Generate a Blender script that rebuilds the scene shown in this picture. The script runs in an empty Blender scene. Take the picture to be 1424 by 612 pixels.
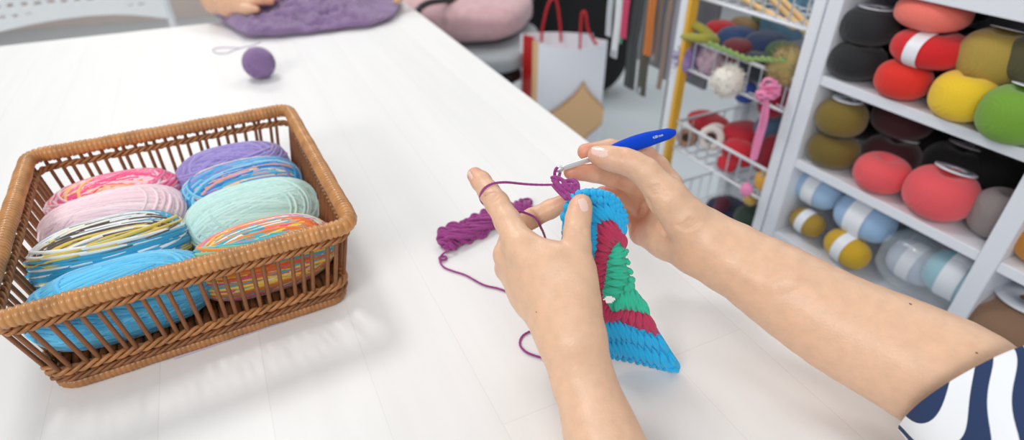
import bpy, math, random
import numpy as np
from mathutils import Matrix, Vector
random.seed(7); rng = np.random.default_rng(7)
SC = bpy.context.scene
COL = SC.collection
PI = math.pi

# ------------------------------------------------------------------ camera model (1424 x 612)
PITCH = math.radians(33.9); FPX = 810.0; CAMZ = 1.17; TABLE_Z = 0.75
SP, CP = math.sin(PITCH), math.cos(PITCH)
CAM0 = np.array([0.0, 0.0, CAMZ])
def ray(u, v):
    a = (u-712)/FPX; b = (v-306)/FPX
    return np.array([a, CP-b*SP, -(SP+b*CP)])
def atz(u, v, z=TABLE_Z):
    r = ray(u, v); return CAM0 + r*((z-CAMZ)/r[2])
def atd(u, v, d): return CAM0 + ray(u, v)*d
def pts(l): return np.array([atd(*q) for q in l])

# ------------------------------------------------------------------ colours and materials
def lin(c):
    c = c.lstrip('#'); r = []
    for i in (0, 2, 4):
        x = int(c[i:i+2], 16)/255.0
        r.append(x/12.92 if x <= .04045 else ((x+.055)/1.055)**2.4)
    return (r[0], r[1], r[2], 1.0)
_mats = {}
def mat(name, col='#ffffff', rough=.6, var=None, bump=None, wave=None, metal=0, sss=0, sheen=0, coat=0, attr=False,
        trans=0, alpha=1, spec=.5, stretch=None):
    if name in _mats: return _mats[name]
    m = bpy.data.materials.new(name); m.use_nodes = True
    nt = m.node_tree; N = nt.nodes; L = nt.links
    b = N['Principled BSDF']
    c = lin(col)
    b.inputs['Base Color'].default_value = c
    b.inputs['Roughness'].default_value = rough
    b.inputs['Metallic'].default_value = metal
    b.inputs['Specular IOR Level'].default_value = spec
    if sss:
        b.inputs['Subsurface Weight'].default_value = sss
        b.inputs['Subsurface Radius'].default_value = (1, .45, .25)
        b.inputs['Subsurface Scale'].default_value = .004
    if sheen: b.inputs['Sheen Weight'].default_value = sheen; b.inputs['Sheen Roughness'].default_value = .5
    if coat: b.inputs['Coat Weight'].default_value = coat; b.inputs['Coat Roughness'].default_value = .15
    if trans: b.inputs['Transmission Weight'].default_value = trans
    if alpha < 1: b.inputs['Alpha'].default_value = alpha
    tc = N.new('ShaderNodeTexCoord'); mp = N.new('ShaderNodeMapping')
    L.new(tc.outputs['Object'], mp.inputs['Vector'])
    if stretch: mp.inputs['Scale'].default_value = stretch
    src = None
    if attr:
        a = N.new('ShaderNodeAttribute'); a.attribute_name = 'Col'; src = a.outputs['Color']
    if var:
        n = N.new('ShaderNodeTexNoise'); n.inputs['Scale'].default_value = var[0]; n.inputs['Detail'].default_value = 4
        L.new(mp.outputs[0], n.inputs['Vector'])
        rm = N.new('ShaderNodeMapRange'); rm.inputs['From Min'].default_value = .3; rm.inputs['From Max'].default_value = .7
        rm.inputs['To Min'].default_value = 1-var[1]; rm.inputs['To Max'].default_value = 1+var[1]*.6
        L.new(n.outputs['Fac'], rm.inputs['Value'])
        mx = N.new('ShaderNodeMix'); mx.data_type = 'RGBA'; mx.blend_type = 'MULTIPLY'; mx.inputs['Factor'].default_value = 1
        if src: L.new(src, mx.inputs['A'])
        else: mx.inputs['A'].default_value = c
        L.new(rm.outputs[0], mx.inputs['B']); src = mx.outputs['Result']
    if src: L.new(src, b.inputs['Base Color'])
    h = None
    if bump:
        n = N.new('ShaderNodeTexNoise'); n.inputs['Scale'].default_value = bump[0]; n.inputs['Detail'].default_value = 3
        L.new(mp.outputs[0], n.inputs['Vector']); h = n.outputs['Fac']; st, dist = bump[1], (bump[2] if len(bump) > 2 else .001)
    if wave:
        w = N.new('ShaderNodeTexWave'); w.bands_direction = wave[3] if len(wave) > 3 else 'DIAGONAL'
        w.inputs['Scale'].default_value = wave[0]; w.inputs['Distortion'].default_value = 3.0
        w.inputs['Detail'].default_value = 1.5
        L.new(mp.outputs[0], w.inputs['Vector']); h = w.outputs['Fac']; st, dist = wave[1], wave[2]
    if h:
        bp = N.new('ShaderNodeBump'); bp.inputs['Strength'].default_value = st; bp.inputs['Distance'].default_value = dist
        L.new(h, bp.inputs['Height']); L.new(bp.outputs[0], b.inputs['Normal'])
    _mats[name] = m
    return m

# ------------------------------------------------------------------ mesh building
WORLD = {}                    # world origin of every object built here
class Geo:
    def __init__(s): s.V = []; s.F = []; s.C = []; s.M = []; s.n = 0
    def add(s, VF, col=None, mi=0):
        V, F = VF; V = np.asarray(V, float)
        if not isinstance(F, list): F = [F]
        for f in F:
            f = np.asarray(f, int)
            if len(f): s.F.append(f+s.n); s.M.append(np.full(len(f), mi))
        s.V.append(V); s.n += len(V)
        if col is not None:
            c = np.asarray(col, float); s.C.append(np.tile(c, (len(V), 1)) if c.ndim == 1 else c)
        return s
def build(name, g, mats, parent=None, smooth=True, local=False, bevel=0, origin=None, label=None):
    if isinstance(g, tuple): g = Geo().add(g)
    V = np.concatenate(g.V)
    if local: org = np.zeros(3)
    elif origin is not None: org = np.asarray(origin, float)
    else: org = np.array([V[:, 0].mean(), V[:, 1].mean(), V[:, 2].min()])
    V = V-org
    me = bpy.data.meshes.new(name)
    nl = sum(f.size for f in g.F); nf = sum(len(f) for f in g.F)
    me.vertices.add(len(V)); me.loops.add(nl); me.polygons.add(nf)
    me.vertices.foreach_set('co', V.astype(np.float32).ravel())
    me.loops.foreach_set('vertex_index', np.concatenate([f.ravel() for f in g.F]).astype(np.int32))
    tot = np.concatenate([np.full(len(f), f.shape[1]) for f in g.F])
    me.polygons.foreach_set('loop_start', np.concatenate([[0], np.cumsum(tot)[:-1]]).astype(np.int32))
    me.polygons.foreach_set('loop_total', tot.astype(np.int32))
    me.polygons.foreach_set('material_index', np.concatenate(g.M).astype(np.int32))
    me.polygons.foreach_set('use_smooth', np.full(nf, smooth))
    me.update(calc_edges=True); me.validate()
    if g.C:
        c = np.concatenate(g.C); ca = me.color_attributes.new('Col', 'FLOAT_COLOR', 'POINT')
        if c.shape[1] == 3: c = np.concatenate([c, np.ones((len(c), 1))], 1)
        ca.data.foreach_set('color', c.astype(np.float32).ravel())
    for m in (mats if isinstance(mats, (list, tuple)) else [mats]): me.materials.append(m)
    o = bpy.data.objects.new(name, me); COL.objects.link(o)
    if parent is not None:
        o.parent = parent
        if not local: o.location = Vector(org-WORLD[parent.name])
        WORLD[o.name] = org if not local else WORLD[parent.name]
    else:
        o.location = Vector(org); WORLD[o.name] = org
    if bevel:
        b = o.modifiers.new('bevel', 'BEVEL'); b.width = bevel; b.segments = 2; b.limit_method = 'ANGLE'
    if label: o['label'] = label
    return o
def tag(o, label, cat, group=None, kind=None):
    o['label'] = label; o['category'] = cat
    if group: o['group'] = group
    if kind: o['kind'] = kind
    return o
def thing(name, loc, label, cat, group=None, rz=0):
    o = bpy.data.objects.new(name, None); COL.objects.link(o); o.empty_display_size = .02
    o.location = Vector(loc); o.rotation_euler = (0, 0, rz); WORLD[o.name] = np.asarray(loc, float)
    return tag(o, label, cat, group)

def grid_faces(nu, nv, cu=False, cv=False):
    """quads of an nu x nv grid (index = i*nv+j)"""
    i = np.arange(nu if cu else nu-1); j = np.arange(nv if cv else nv-1)
    I, J = np.meshgrid(i, j, indexing='ij'); I = I.ravel(); J = J.ravel()
    I2 = (I+1) % nu; J2 = (J+1) % nv
    return np.stack([I*nv+J, I2*nv+J, I2*nv+J2, I*nv+J2], 1)
def spline(P, n, closed=False):
    """Catmull-Rom through the points, n samples"""
    P = np.asarray(P, float); m = len(P)
    if closed: t = np.linspace(0, m, n, endpoint=False); idx = lambda k: P[k % m]
    else: t = np.linspace(0, m-1, n); idx = lambda k: P[np.clip(k, 0, m-1)]
    k = np.floor(t).astype(int)
    if not closed: k = np.minimum(k, m-2)
    f = (t-k)[:, None]
    a, b, c, d = idx(k-1), idx(k), idx(k+1), idx(k+2)
    return .5*((2*b)+(-a+c)*f+(2*a-5*b+4*c-d)*f**2+(-a+3*b-3*c+d)*f**3)
def tube(P, r, n=6, closed=False, up=(0, 0, 1), flat=1.0, caps=True, round_ends=False):
    P = np.asarray(P, float); m = len(P); r = np.broadcast_to(np.asarray(r, float), (m,)).copy()
    if round_ends and not closed:
        T0 = P[1]-P[0]; T0 /= np.linalg.norm(T0)+1e-12; T1 = P[-1]-P[-2]; T1 /= np.linalg.norm(T1)+1e-12
        q = [(.95, .3), (.7, .72)]
        a = [P[0]-T0*r[0]*x for x, y in q]; b = [P[-1]+T1*r[-1]*x for x, y in q[::-1]]
        P = np.concatenate([a, P, b]); r = np.concatenate([[r[0]*y for x, y in q], r, [r[-1]*y for x, y in q[::-1]]]); m = len(P)
    T = np.gradient(P, axis=0) if not closed else (np.roll(P, -1, 0)-np.roll(P, 1, 0))
    T /= np.linalg.norm(T, axis=1)[:, None]+1e-12
    U = np.zeros_like(P); u = np.asarray(up, float)
    u = u-T[0]*np.dot(u, T[0])
    if np.linalg.norm(u) < 1e-4: u = np.cross(T[0], [1, .3, .2])
    u /= np.linalg.norm(u)
    for i in range(m):
        u = u-T[i]*np.dot(u, T[i]); u /= np.linalg.norm(u)+1e-12; U[i] = u
    B = np.cross(T, U)
    if closed:                # untwist the seam
        c = U[0]-T[-1]*np.dot(U[0], T[-1]); c /= np.linalg.norm(c)+1e-9
        ang = math.atan2(np.dot(c, B[-1]), np.dot(c, U[-1])); w = np.linspace(0, 1, m)*ang
        U, B = U*np.cos(w)[:, None]+B*np.sin(w)[:, None], -U*np.sin(w)[:, None]+B*np.cos(w)[:, None]
    a = np.linspace(0, 2*PI, n, endpoint=False)
    V = (P[:, None, :]+(U[:, None, :]*(np.cos(a)*flat)[None, :, None]+B[:, None, :]*np.sin(a)[None, :, None])*r[:, None, None]).reshape(-1, 3)
    F = [grid_faces(m, n, closed, True)]
    if caps and not closed:
        V = np.concatenate([V, P[:1], P[-1:]]); k = m*n; j = np.arange(n)
        F.append(np.stack([np.full(n, k), (j+1) % n, j], 1)); F.append(np.stack([np.full(n, k+1), (m-1)*n+j, (m-1)*n+(j+1) % n], 1))
    return V, F
def box(lo, hi):
    x0, y0, z0 = lo; x1, y1, z1 = hi
    V = np.array([(x0,y0,z0),(x1,y0,z0),(x1,y1,z0),(x0,y1,z0),(x0,y0,z1),(x1,y0,z1),(x1,y1,z1),(x0,y1,z1)], float)
    return V, np.array([(0,3,2,1),(4,5,6,7),(0,1,5,4),(1,2,6,5),(2,3,7,6),(3,0,4,7)])
def xf(VF, M, t=(0, 0, 0)):
    return VF[0]@np.asarray(M, float)+np.asarray(t, float), VF[1]     # rows of M = images of the local axes
def superell(a, b, c, e1=1.0, e2=1.0, nu=32, nv=18, dimple=0, bulge=None):
    th = np.linspace(0, 2*PI, nu, endpoint=False); ph = np.linspace(-PI/2, PI/2, nv)
    s = lambda x, e: np.sign(x)*np.abs(x)**e
    T, Pp = np.meshgrid(th, ph, indexing='ij')
    x = a*s(np.cos(Pp), e1)*s(np.cos(T), e2); y = b*s(np.cos(Pp), e1)*s(np.sin(T), e2); z = c*s(np.sin(Pp), e1)
    if dimple:
        rr = np.sqrt((x/a)**2+(y/b)**2); z = z*(1-dimple*np.exp(-(rr/.28)**2))
    V = np.stack([x, y, z], -1).reshape(-1, 3)
    return V, grid_faces(nu, nv, True, False)
def rrect(hx, hy, rad, n, z=0.0):
    """rounded rectangle path, n points evenly spaced, starting mid front (-y), counter-clockwise"""
    P = []; k = 12
    for cx, cy, a0 in ((hx-rad, -hy+rad, -PI/2), (hx-rad, hy-rad, 0), (-hx+rad, hy-rad, PI/2), (-hx+rad, -hy+rad, PI)):
        for i in range(k+1):
            a = a0+PI/2*i/k; P.append((cx+rad*math.cos(a), cy+rad*math.sin(a)))
    P = np.array([(0, -hy)]+P+[(0, -hy)])
    d = np.concatenate([[0], np.cumsum(np.linalg.norm(np.diff(P, axis=0), axis=1))])
    t = np.linspace(0, d[-1], n, endpoint=False)
    return np.stack([np.interp(t, d, P[:, 0]), np.interp(t, d, P[:, 1]), np.full(n, z)], 1)
def vnoise(P, s, seed=0):
    """smooth pseudo-noise from a few sines"""
    r = np.random.default_rng(seed); out = np.zeros(len(P))
    for i in range(9):
        k = r.normal(size=3)*s; out += np.sin(P@k+r.uniform(0, 6.28))/(1+i*.15)
    return out/4.0

# ------------------------------------------------------------------ camera, light
cd = bpy.data.cameras.new('camera'); cam = bpy.data.objects.new('camera', cd); COL.objects.link(cam)
cam.location = CAM0; cam.rotation_euler = (PI/2-PITCH, 0, 0)
cd.sensor_width = 36; cd.lens = FPX/1424*36; cd.clip_start = .02; cd.clip_end = 60
cd.dof.use_dof = True; cd.dof.focus_distance = .515; cd.dof.aperture_fstop = 3.7
SC.camera = cam
w = bpy.data.worlds.new('room_light'); SC.world = w; w.use_nodes = True
w.node_tree.nodes['Background'].inputs[0].default_value = (.90, .95, 1.0, 1); w.node_tree.nodes['Background'].inputs[1].default_value = .50
def area(name, loc, size, power, col=(1, .98, .95), target=(0, .6, .75)):
    l = bpy.data.lights.new(name, 'AREA'); l.shape = 'RECTANGLE'; l.size = size[0]; l.size_y = size[1]; l.energy = power; l.color = col
    o = bpy.data.objects.new(name, l); COL.objects.link(o); o.location = loc
    o.rotation_euler = (Vector(target)-Vector(loc)).to_track_quat('-Z', 'Y').to_euler(); return o
area('ceiling_or_fill_lamp', (-1.0, 1.5, 2.75), (.45, .45), 17)
area('ceiling_or_fill_lamp', (-1.3, -2.0, 2.5), (1.3, .7), 44, target=(-1.1, 2.2, .7))  # unseen fill lamp behind the camera, added to brighten the white chair
area('ceiling_or_fill_lamp', (.3, -1.4, 2.75), (1.4, .7), 17, target=(.6, 1.0, .7))
area('ceiling_or_fill_lamp', (.3, 3.0, 2.75), (1.4, .7), 22, target=(.3, 2.9, 0))
area('ceiling_or_fill_lamp', (-2.0, 3.4, 2.75), (1.4, .7), 36, target=(-2.0, 3.4, 0))  # unseen fill lamp, added to lift the far left background
area('ceiling_or_fill_lamp', (1.9, 2.4, 2.75), (1.4, .7), 7, target=(1.2, 2.2, 0))  # unseen weak fill lamp, added to brighten the right aisle
SC.view_settings.view_transform = 'Standard'; SC.view_settings.look = 'None'; SC.view_settings.exposure = -0.15
SC.view_settings.gamma = 1.0; SC.view_settings.use_curve_mapping = False
SC.cycles.use_denoising = True

# ------------------------------------------------------------------ the room
fm = mat('floor_grey', '#cfd8dd', .5, var=(1.5, .05))
o = build('floor', box((-5, -2, -.05), (4.5, 5.6, 0)), fm); o['kind'] = 'structure'
yb = atz(150, 29, 0)[1]
wm = mat('wall_taupe', '#c4b7b0', .8, var=(3, .04))
k = .119*1.0
bk = np.array([math.cos(math.radians(17)), math.sin(math.radians(17)), 0])
c0 = atz(100, 36, 0)
o = build('wall_back', (np.array([c0+bk*a+np.array([0, b, z]) for z in (0, 1.6) for b in (0, .1) for a in (-4.2, 7)]),
     np.array([(0,1,3,2),(4,6,7,5),(0,4,5,1),(2,3,7,6),(0,2,6,4),(1,5,7,3)])), wm, smooth=False); o['kind'] = 'structure'

# ------------------------------------------------------------------ table
TCOR = atz(563, 2); TAZ = math.radians(25.5)
# local frame: x = along the far edge to the right, y = away from the seat, origin on the floor under the far right corner
tab = thing('work_table', (TCOR[0], TCOR[1], 0), 'large white-washed wooden work table filling the foreground', 'table', rz=TAZ)
tm = bpy.data.materials.new('whitewash_planks'); tm.use_nodes = True
N = tm.node_tree.nodes; L = tm.node_tree.links; b = N['Principled BSDF']; b.inputs['Roughness'].default_value = .42
tc = N.new('ShaderNodeTexCoord'); mp = N.new('ShaderNodeMapping'); mp.inputs['Rotation'].default_value = (0, 0, PI/2)
L.new(tc.outputs['Object'], mp.inputs['Vector'])
br = N.new('ShaderNodeTexBrick'); br.offset = .37; br.inputs['Scale'].default_value = 1; br.inputs['Brick Width'].default_value = 2.3
br.inputs['Row Height'].default_value = .088; br.inputs['Mortar Size'].default_value = .0007; br.inputs['Mortar Smooth'].default_value = .6
br.inputs['Color1'].default_value = lin('#f0efee'); br.inputs['Color2'].default_value = lin('#ecebea'); br.inputs['Mortar'].default_value = lin('#e6e4e2')
L.new(mp.outputs[0], br.inputs['Vector'])
m2 = N.new('ShaderNodeMapping'); m2.inputs['Scale'].default_value = (22, 1.6, 1); L.new(tc.outputs['Object'], m2.inputs['Vector'])
ns = N.new('ShaderNodeTexNoise'); ns.inputs['Scale'].default_value = 2.2; ns.inputs['Detail'].default_value = 5; L.new(m2.outputs[0], ns.inputs['Vector'])
rm = N.new('ShaderNodeMapRange'); rm.inputs['From Min'].default_value = .35; rm.inputs['From Max'].default_value = .7; rm.inputs['To Min'].default_value = 1.0; rm.inputs['To Max'].default_value = .97
L.new(ns.outputs['Fac'], rm.inputs['Value'])
mx = N.new('ShaderNodeMix'); mx.data_type = 'RGBA'; mx.blend_type = 'MULTIPLY'; mx.inputs['Factor'].default_value = 1
L.new(br.outputs['Color'], mx.inputs['A']); L.new(rm.outputs[0], mx.inputs['B']); L.new(mx.outputs['Result'], b.inputs['Base Color'])
TW, TL = 1.75, 1.78
build('tabletop', box((-TW, -TL, .72), (0, 0, TABLE_Z)), tm, tab, smooth=False, local=True, bevel=.004)
wmat = mat('white_paint', '#eeeeee', .5, var=(8, .02))
build('apron', Geo().add(box((-TW+.08, -.1, .63), (-.08, -.08, .72))).add(box((-TW+.08, -TL+.08, .63), (-.08, -TL+.1, .72)))
      .add(box((-.1, -TL+.1, .63), (-.08, -.1, .72))).add(box((-TW+.08, -TL+.1, .63), (-TW+.1, -.1, .72))), wmat, tab, smooth=False, local=True)
for x in (-TW+.07, -.13):
    for y in (-TL+.07, -.13):
        build('leg', box((x, y, 0), (x+.06, y+.06, .72)), wmat, tab, smooth=False, local=True, bevel=.004)
# ------------------------------------------------------------------ wicker basket
BA = math.radians(28.5); bx_ = np.array([math.cos(BA), math.sin(BA), 0]); by_ = np.array([-math.sin(BA), math.cos(BA), 0])
BC = np.array([-.357, .532, TABLE_Z]); BM = np.array([bx_, by_, [0, 0, 1.0]]); BH = .110
def bl(P): return np.asarray(P, float)@BM+BC
def bhx(z): return .1285+(.146-.1285)*z/BH
def bhy(z): return .1405+(.158-.1405)*z/BH
bas = thing('wicker_basket', BC, 'square honey-brown wicker basket with open upright spokes, holding skeins of yarn', 'basket')
rat = mat('rattan_wrapped', '#c4894e', .38, var=(60, .28), bump=(300, .3, .0004), coat=.25)
ratd = mat('rattan_dark', '#87542f', .5, var=(80, .25), bump=(300, .3, .0004))
ratm = mat('rattan_braid', '#a9703d', .45, var=(80, .3), bump=(300, .3, .0004), coat=.15)
def ridged(path, r, per, depth, n=12, flat=1.0):
    m = len(path); s = np.linspace(0, 1, m, endpoint=False)
    per_len = np.linalg.norm(np.roll(path, -1, 0)-path, axis=1).sum(); ph = s*round(per_len/per)*2*PI
    jit = 1+.03*np.sin(s*97)+.02*np.sin(s*231)
    return tube(path, r*jit*(1-depth+depth*np.abs(np.sin(ph/2))**.6), n, True, flat=flat)
build('rim', ridged(bl(rrect(bhx(BH), bhy(BH), .015, 1700, BH-.006)), .0083, .0050, .17, 12, 1.06), rat, bas)
def braid(z, r, amp, pitch, k=3, inset=0., zamp=1.0):
    g = Geo(); n = 900
    p = rrect(bhx(z)+inset, bhy(z)+inset, .018, n, z); ln = np.linalg.norm(np.roll(p, -1, 0)-p, axis=1).sum(); cyc = round(ln/pitch)
    t = np.roll(p, -1, 0)-np.roll(p, 1, 0); t /= np.linalg.norm(t, axis=1)[:, None]; nr = np.stack([t[:, 1], -t[:, 0], t[:, 2]], 1)
    a = np.linspace(0, 2*PI*cyc, n, endpoint=False)
    for i in range(k):
        q = a+2*PI*i/k
        g.add(tube(bl(p+nr*(amp*np.cos(q))[:, None]+np.array([0, 0, 1.])*(amp*zamp*np.sin(q))[:, None]), r, 6, True))
    return g
build('upper_braid', braid(BH-.0215, .0019, .0021, .026, 3, 0, 1.2), ratm, bas)
build('lower_braid', braid(.026, .0021, .0023, .030, 3, 0, 1.2), ratm, bas)
build('base_weave', braid(.0165, .0017, .0019, .026, 3, .001), ratd, bas)
build('foot_rim', ridged(bl(rrect(bhx(0)-.001, bhy(0)-.001, .016, 1300, .0062)), .0060, .0042, .14, 10), ratm, bas)
fl = Geo()
for i in range(34):
    x = -.122+.244*i/33
    q = np.linspace(-.134, .134, 60); fl.add(tube(bl(np.stack([np.full(60, x), q, .0135+.0012*np.sin(q*300+PI*(i % 2))], 1)), .0036, 6, flat=.5))
build('woven_base', fl, ratd, bas)
NS = 24
for side in range(4):
    for i in range(NS):
        f = -1+2*(i+.5)/NS; f += .012*rng.normal()
        a = []
        for z in np.linspace(.012, BH-.010, 7):
            hx, hy = bhx(z)-.001, bhy(z)-.001
            e = f*.955
            q = ((e*hx, -hy), (hx, e*hy), (e*hx, hy), (-hx, e*hy))[side]
            a.append((q[0], q[1], z))
        a = np.array(a); a[1:-1, :2] += rng.normal(size=2)*.0004
        build('spoke', tube(bl(a), .0021, 7), ratd, bas)
# paper slip under the front of the basket
f0, f1 = atz(243, 501), atz(396, 449)
dv = f1-f0; nv = np.array([-dv[1], dv[0], 0]); nv /= np.linalg.norm(nv)
if nv[1] < 0: nv = -nv
sl = np.array([f0+dv*a+nv*(.035*b-.0)+np.array([0, 0, .0006+h]) for h in (0, .0006) for a in np.linspace(0, 1, 8) for b in (0, 1)])
F = [grid_faces(8, 2), grid_faces(8, 2)[:, ::-1]+16]
o = build('paper_slip', (sl, [F[0][:, ::-1], F[1][:, ::-1]]), mat('slip_paper', '#d8d0de', .6, var=(20, .03))); tag(o, 'white paper slip sticking out from under the front of the wicker basket', 'paper slip')

# ------------------------------------------------------------------ skeins of cotton
cot = mat('cotton_yarn', '#ffffff', .75, attr=True, bump=(900, .35, .0006), sheen=.35)
def skein(name, lx, ly, lz, hl, ry, rz, yaw, roll, palette, label, run=3, seed=0, pitch=0, blend=.12, r=.0019, nb=15, cross=.62):
    R = np.random.default_rng(seed); g = Geo()
    pal = [np.array(lin(c)[:3]) for c in palette]
    cy, sy = math.cos(yaw), math.sin(yaw); cr, sr = math.cos(roll), math.sin(roll); cp, s_p = math.cos(pitch), math.sin(pitch)
    Rx = np.array([[1,0,0],[0,cr,sr],[0,-sr,cr]]); Ry = np.array([[cp,0,s_p],[0,1,0],[-s_p,0,cp]]); Rz = np.array([[cy,sy,0],[-sy,cy,0],[0,0,1]])
    Mx = Rx@Ry@Rz
    def body(d):                          # unit directions -> surface of a plump, blunt-ended skein
        e = 2.6
        rad = (np.abs(d[..., 0]/hl)**e+(np.sqrt((d[..., 1]/ry)**2+(d[..., 2]/rz)**2))**e)**(-1/e)
        return d*rad[..., None]
    core = superell(1, 1, 1, 1, 1, 36, 20)[0]; cn = core/np.linalg.norm(core, axis=1)[:, None]
    g.add((bl((body(cn)*.955)@Mx+np.array([lx, ly, lz])), grid_faces(36, 20, True, False)), np.mean(pal, 0)*.75)  # core colour darkened, standing in for shade between the strands
    ci = 0; left = 0; n = 44; tt = np.linspace(0, 2*PI, n, endpoint=False); S = 5; aa = np.linspace(0, 2*PI, S, endpoint=False)
    for bnd in range(nb):
        phi = PI*(bnd*.382*2.0 % 1.0)+R.uniform(-.15, .15); tau = R.uniform(-cross, cross); k = R.integers(8, 12); lay = 1+.016*(bnd % 4)+R.uniform(0, .016)
        for i in range(k):
            if left <= 0: ci = (ci+R.integers(1, len(pal))) % len(pal) if len(pal) > 1 else 0; left = R.integers(max(1, run-1), run+2)
            left -= 1
            c = (-.46+.92*i/(k-1))+R.normal()*.012; ta = tau+R.normal()*.05
            nn = np.array([math.sin(ta), math.cos(ta)*math.cos(phi), math.cos(ta)*math.sin(phi)])
            e1_ = np.array([1., 0, 0])-nn*nn[0]; e1_ /= np.linalg.norm(e1_); e2_ = np.cross(nn, e1_)
            d = c*nn+math.sqrt(1-c*c)*(np.cos(tt)[:, None]*e1_+np.sin(tt)[:, None]*e2_)
            d = d/np.array([1/hl, 1/ry, 1/rz])*np.array([1, 1, 1.0]); d /= np.linalg.norm(d, axis=1)[:, None]
            P = body(d)*lay*(1+.008*np.sin(tt*3+R.uniform(0, 6)))[:, None]
            T = np.roll(P, -1, 0)-np.roll(P, 1, 0); T /= np.linalg.norm(T, axis=1)[:, None]
            U = P/np.linalg.norm(P, axis=1)[:, None]; U = U-T*(U*T).sum(1)[:, None]; U /= np.linalg.norm(U, axis=1)[:, None]; B = np.cross(T, U)
            V = (P[:, None]+(U[:, None]*np.cos(aa)[None, :, None]+B[:, None]*np.sin(aa)[None, :, None])*r*R.uniform(.9, 1.25)).reshape(-1, 3)
            base = pal[ci]
            if len(pal) > 1 and R.uniform() < blend:       # the dye changes along the strand
                o2 = pal[R.integers(len(pal))]; s = (np.sin(tt+R.uniform(0, 6)) > .2)[:, None]; cc = np.where(s, base, o2)
            else: cc = np.tile(base, (n, 1))
            cc = cc*(1+.05*R.normal())
            g.add((bl(V@Mx+np.array([lx, ly, lz])), grid_faces(n, S, True, True)), np.repeat(np.clip(cc, 0, 1), S, 0))
    o = build(name, g, cot); return tag(o, label, 'yarn skein', 'skeins of yarn in the wicker basket')
X0, X1 = -.068, .063
skein('yarn_skein', X0-.004, .098, .049, .066, .034, .036, .10, .3, ['#f2558a', '#f78fb2', '#ee4379', '#fad0dc', '#f58c9a', '#f5bf74', '#f4669a'], 'pink and magenta variegated yarn skein at the back left of the basket', 2, 1)
skein('yarn_skein', X0-.002, .040, .054, .067, .036, .037, .06, 1.1, ['#f7dde4', '#f5d4de'], 'pale pink plain yarn skein, second from the back on the left', 3, 2)
skein('yarn_skein', X0-.004, -.026, .058, .067, .036, .036, .06, .2, ['#5b4a3f', '#e9ecec', '#2d9cc4', '#dcc354', '#e9ecec', '#8b8378', '#2d9cc4', '#5f4f45', '#dcc354', '#e4e8e8'], 'brown, white, teal and yellow striped yarn skein in the left column', 3, 3, cross=.2)
skein('yarn_skein', X0+.004, -.096, .050, .072, .035, .037, .02, .7, ['#55bdec', '#4cb4e8', '#66c8f0'], 'bright sky blue yarn skein behind the front left spokes', 4, 4)
skein('yarn_skein', X1-.003, .110, .050, .063, .034, .036, .02, .4, ['#9c8ccf', '#9585c9', '#a697d6'], 'plain lavender yarn skein in the back right corner of the basket', 4, 5)
skein('yarn_skein', X1, .056, .052, .064, .034, .036, .06, .9, ['#2fa0d8', '#7cc4e6', '#9a86c8', '#e7a08e', '#2f95d4', '#f1e2b4', '#8fcbe8', '#e8a6bb', '#2385cc', '#9a86c8', '#48aee0'], 'blue, violet, peach and yellow variegated yarn skein beside the lavender one', 2, 6, cross=.3)
skein('yarn_skein', X1+.003, -.012, .054, .066, .035, .036, .05, 1.3, ['#c2e8e1', '#bbe3dc', '#cdeee8'], 'mint green plain yarn skein, third from the back on the right', 4, 7)
skein('yarn_skein', X1+.001, -.088, .048, .066, .035, .036, .02, .2, ['#f2722e', '#f6d35f', '#48b7c9', '#ef5f97', '#f68c3a', '#7dc99a', '#f3ece0', '#e8883e'], 'orange, yellow, pink and turquoise variegated yarn skein behind the front right spokes', 2, 8, cross=.3)
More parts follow.
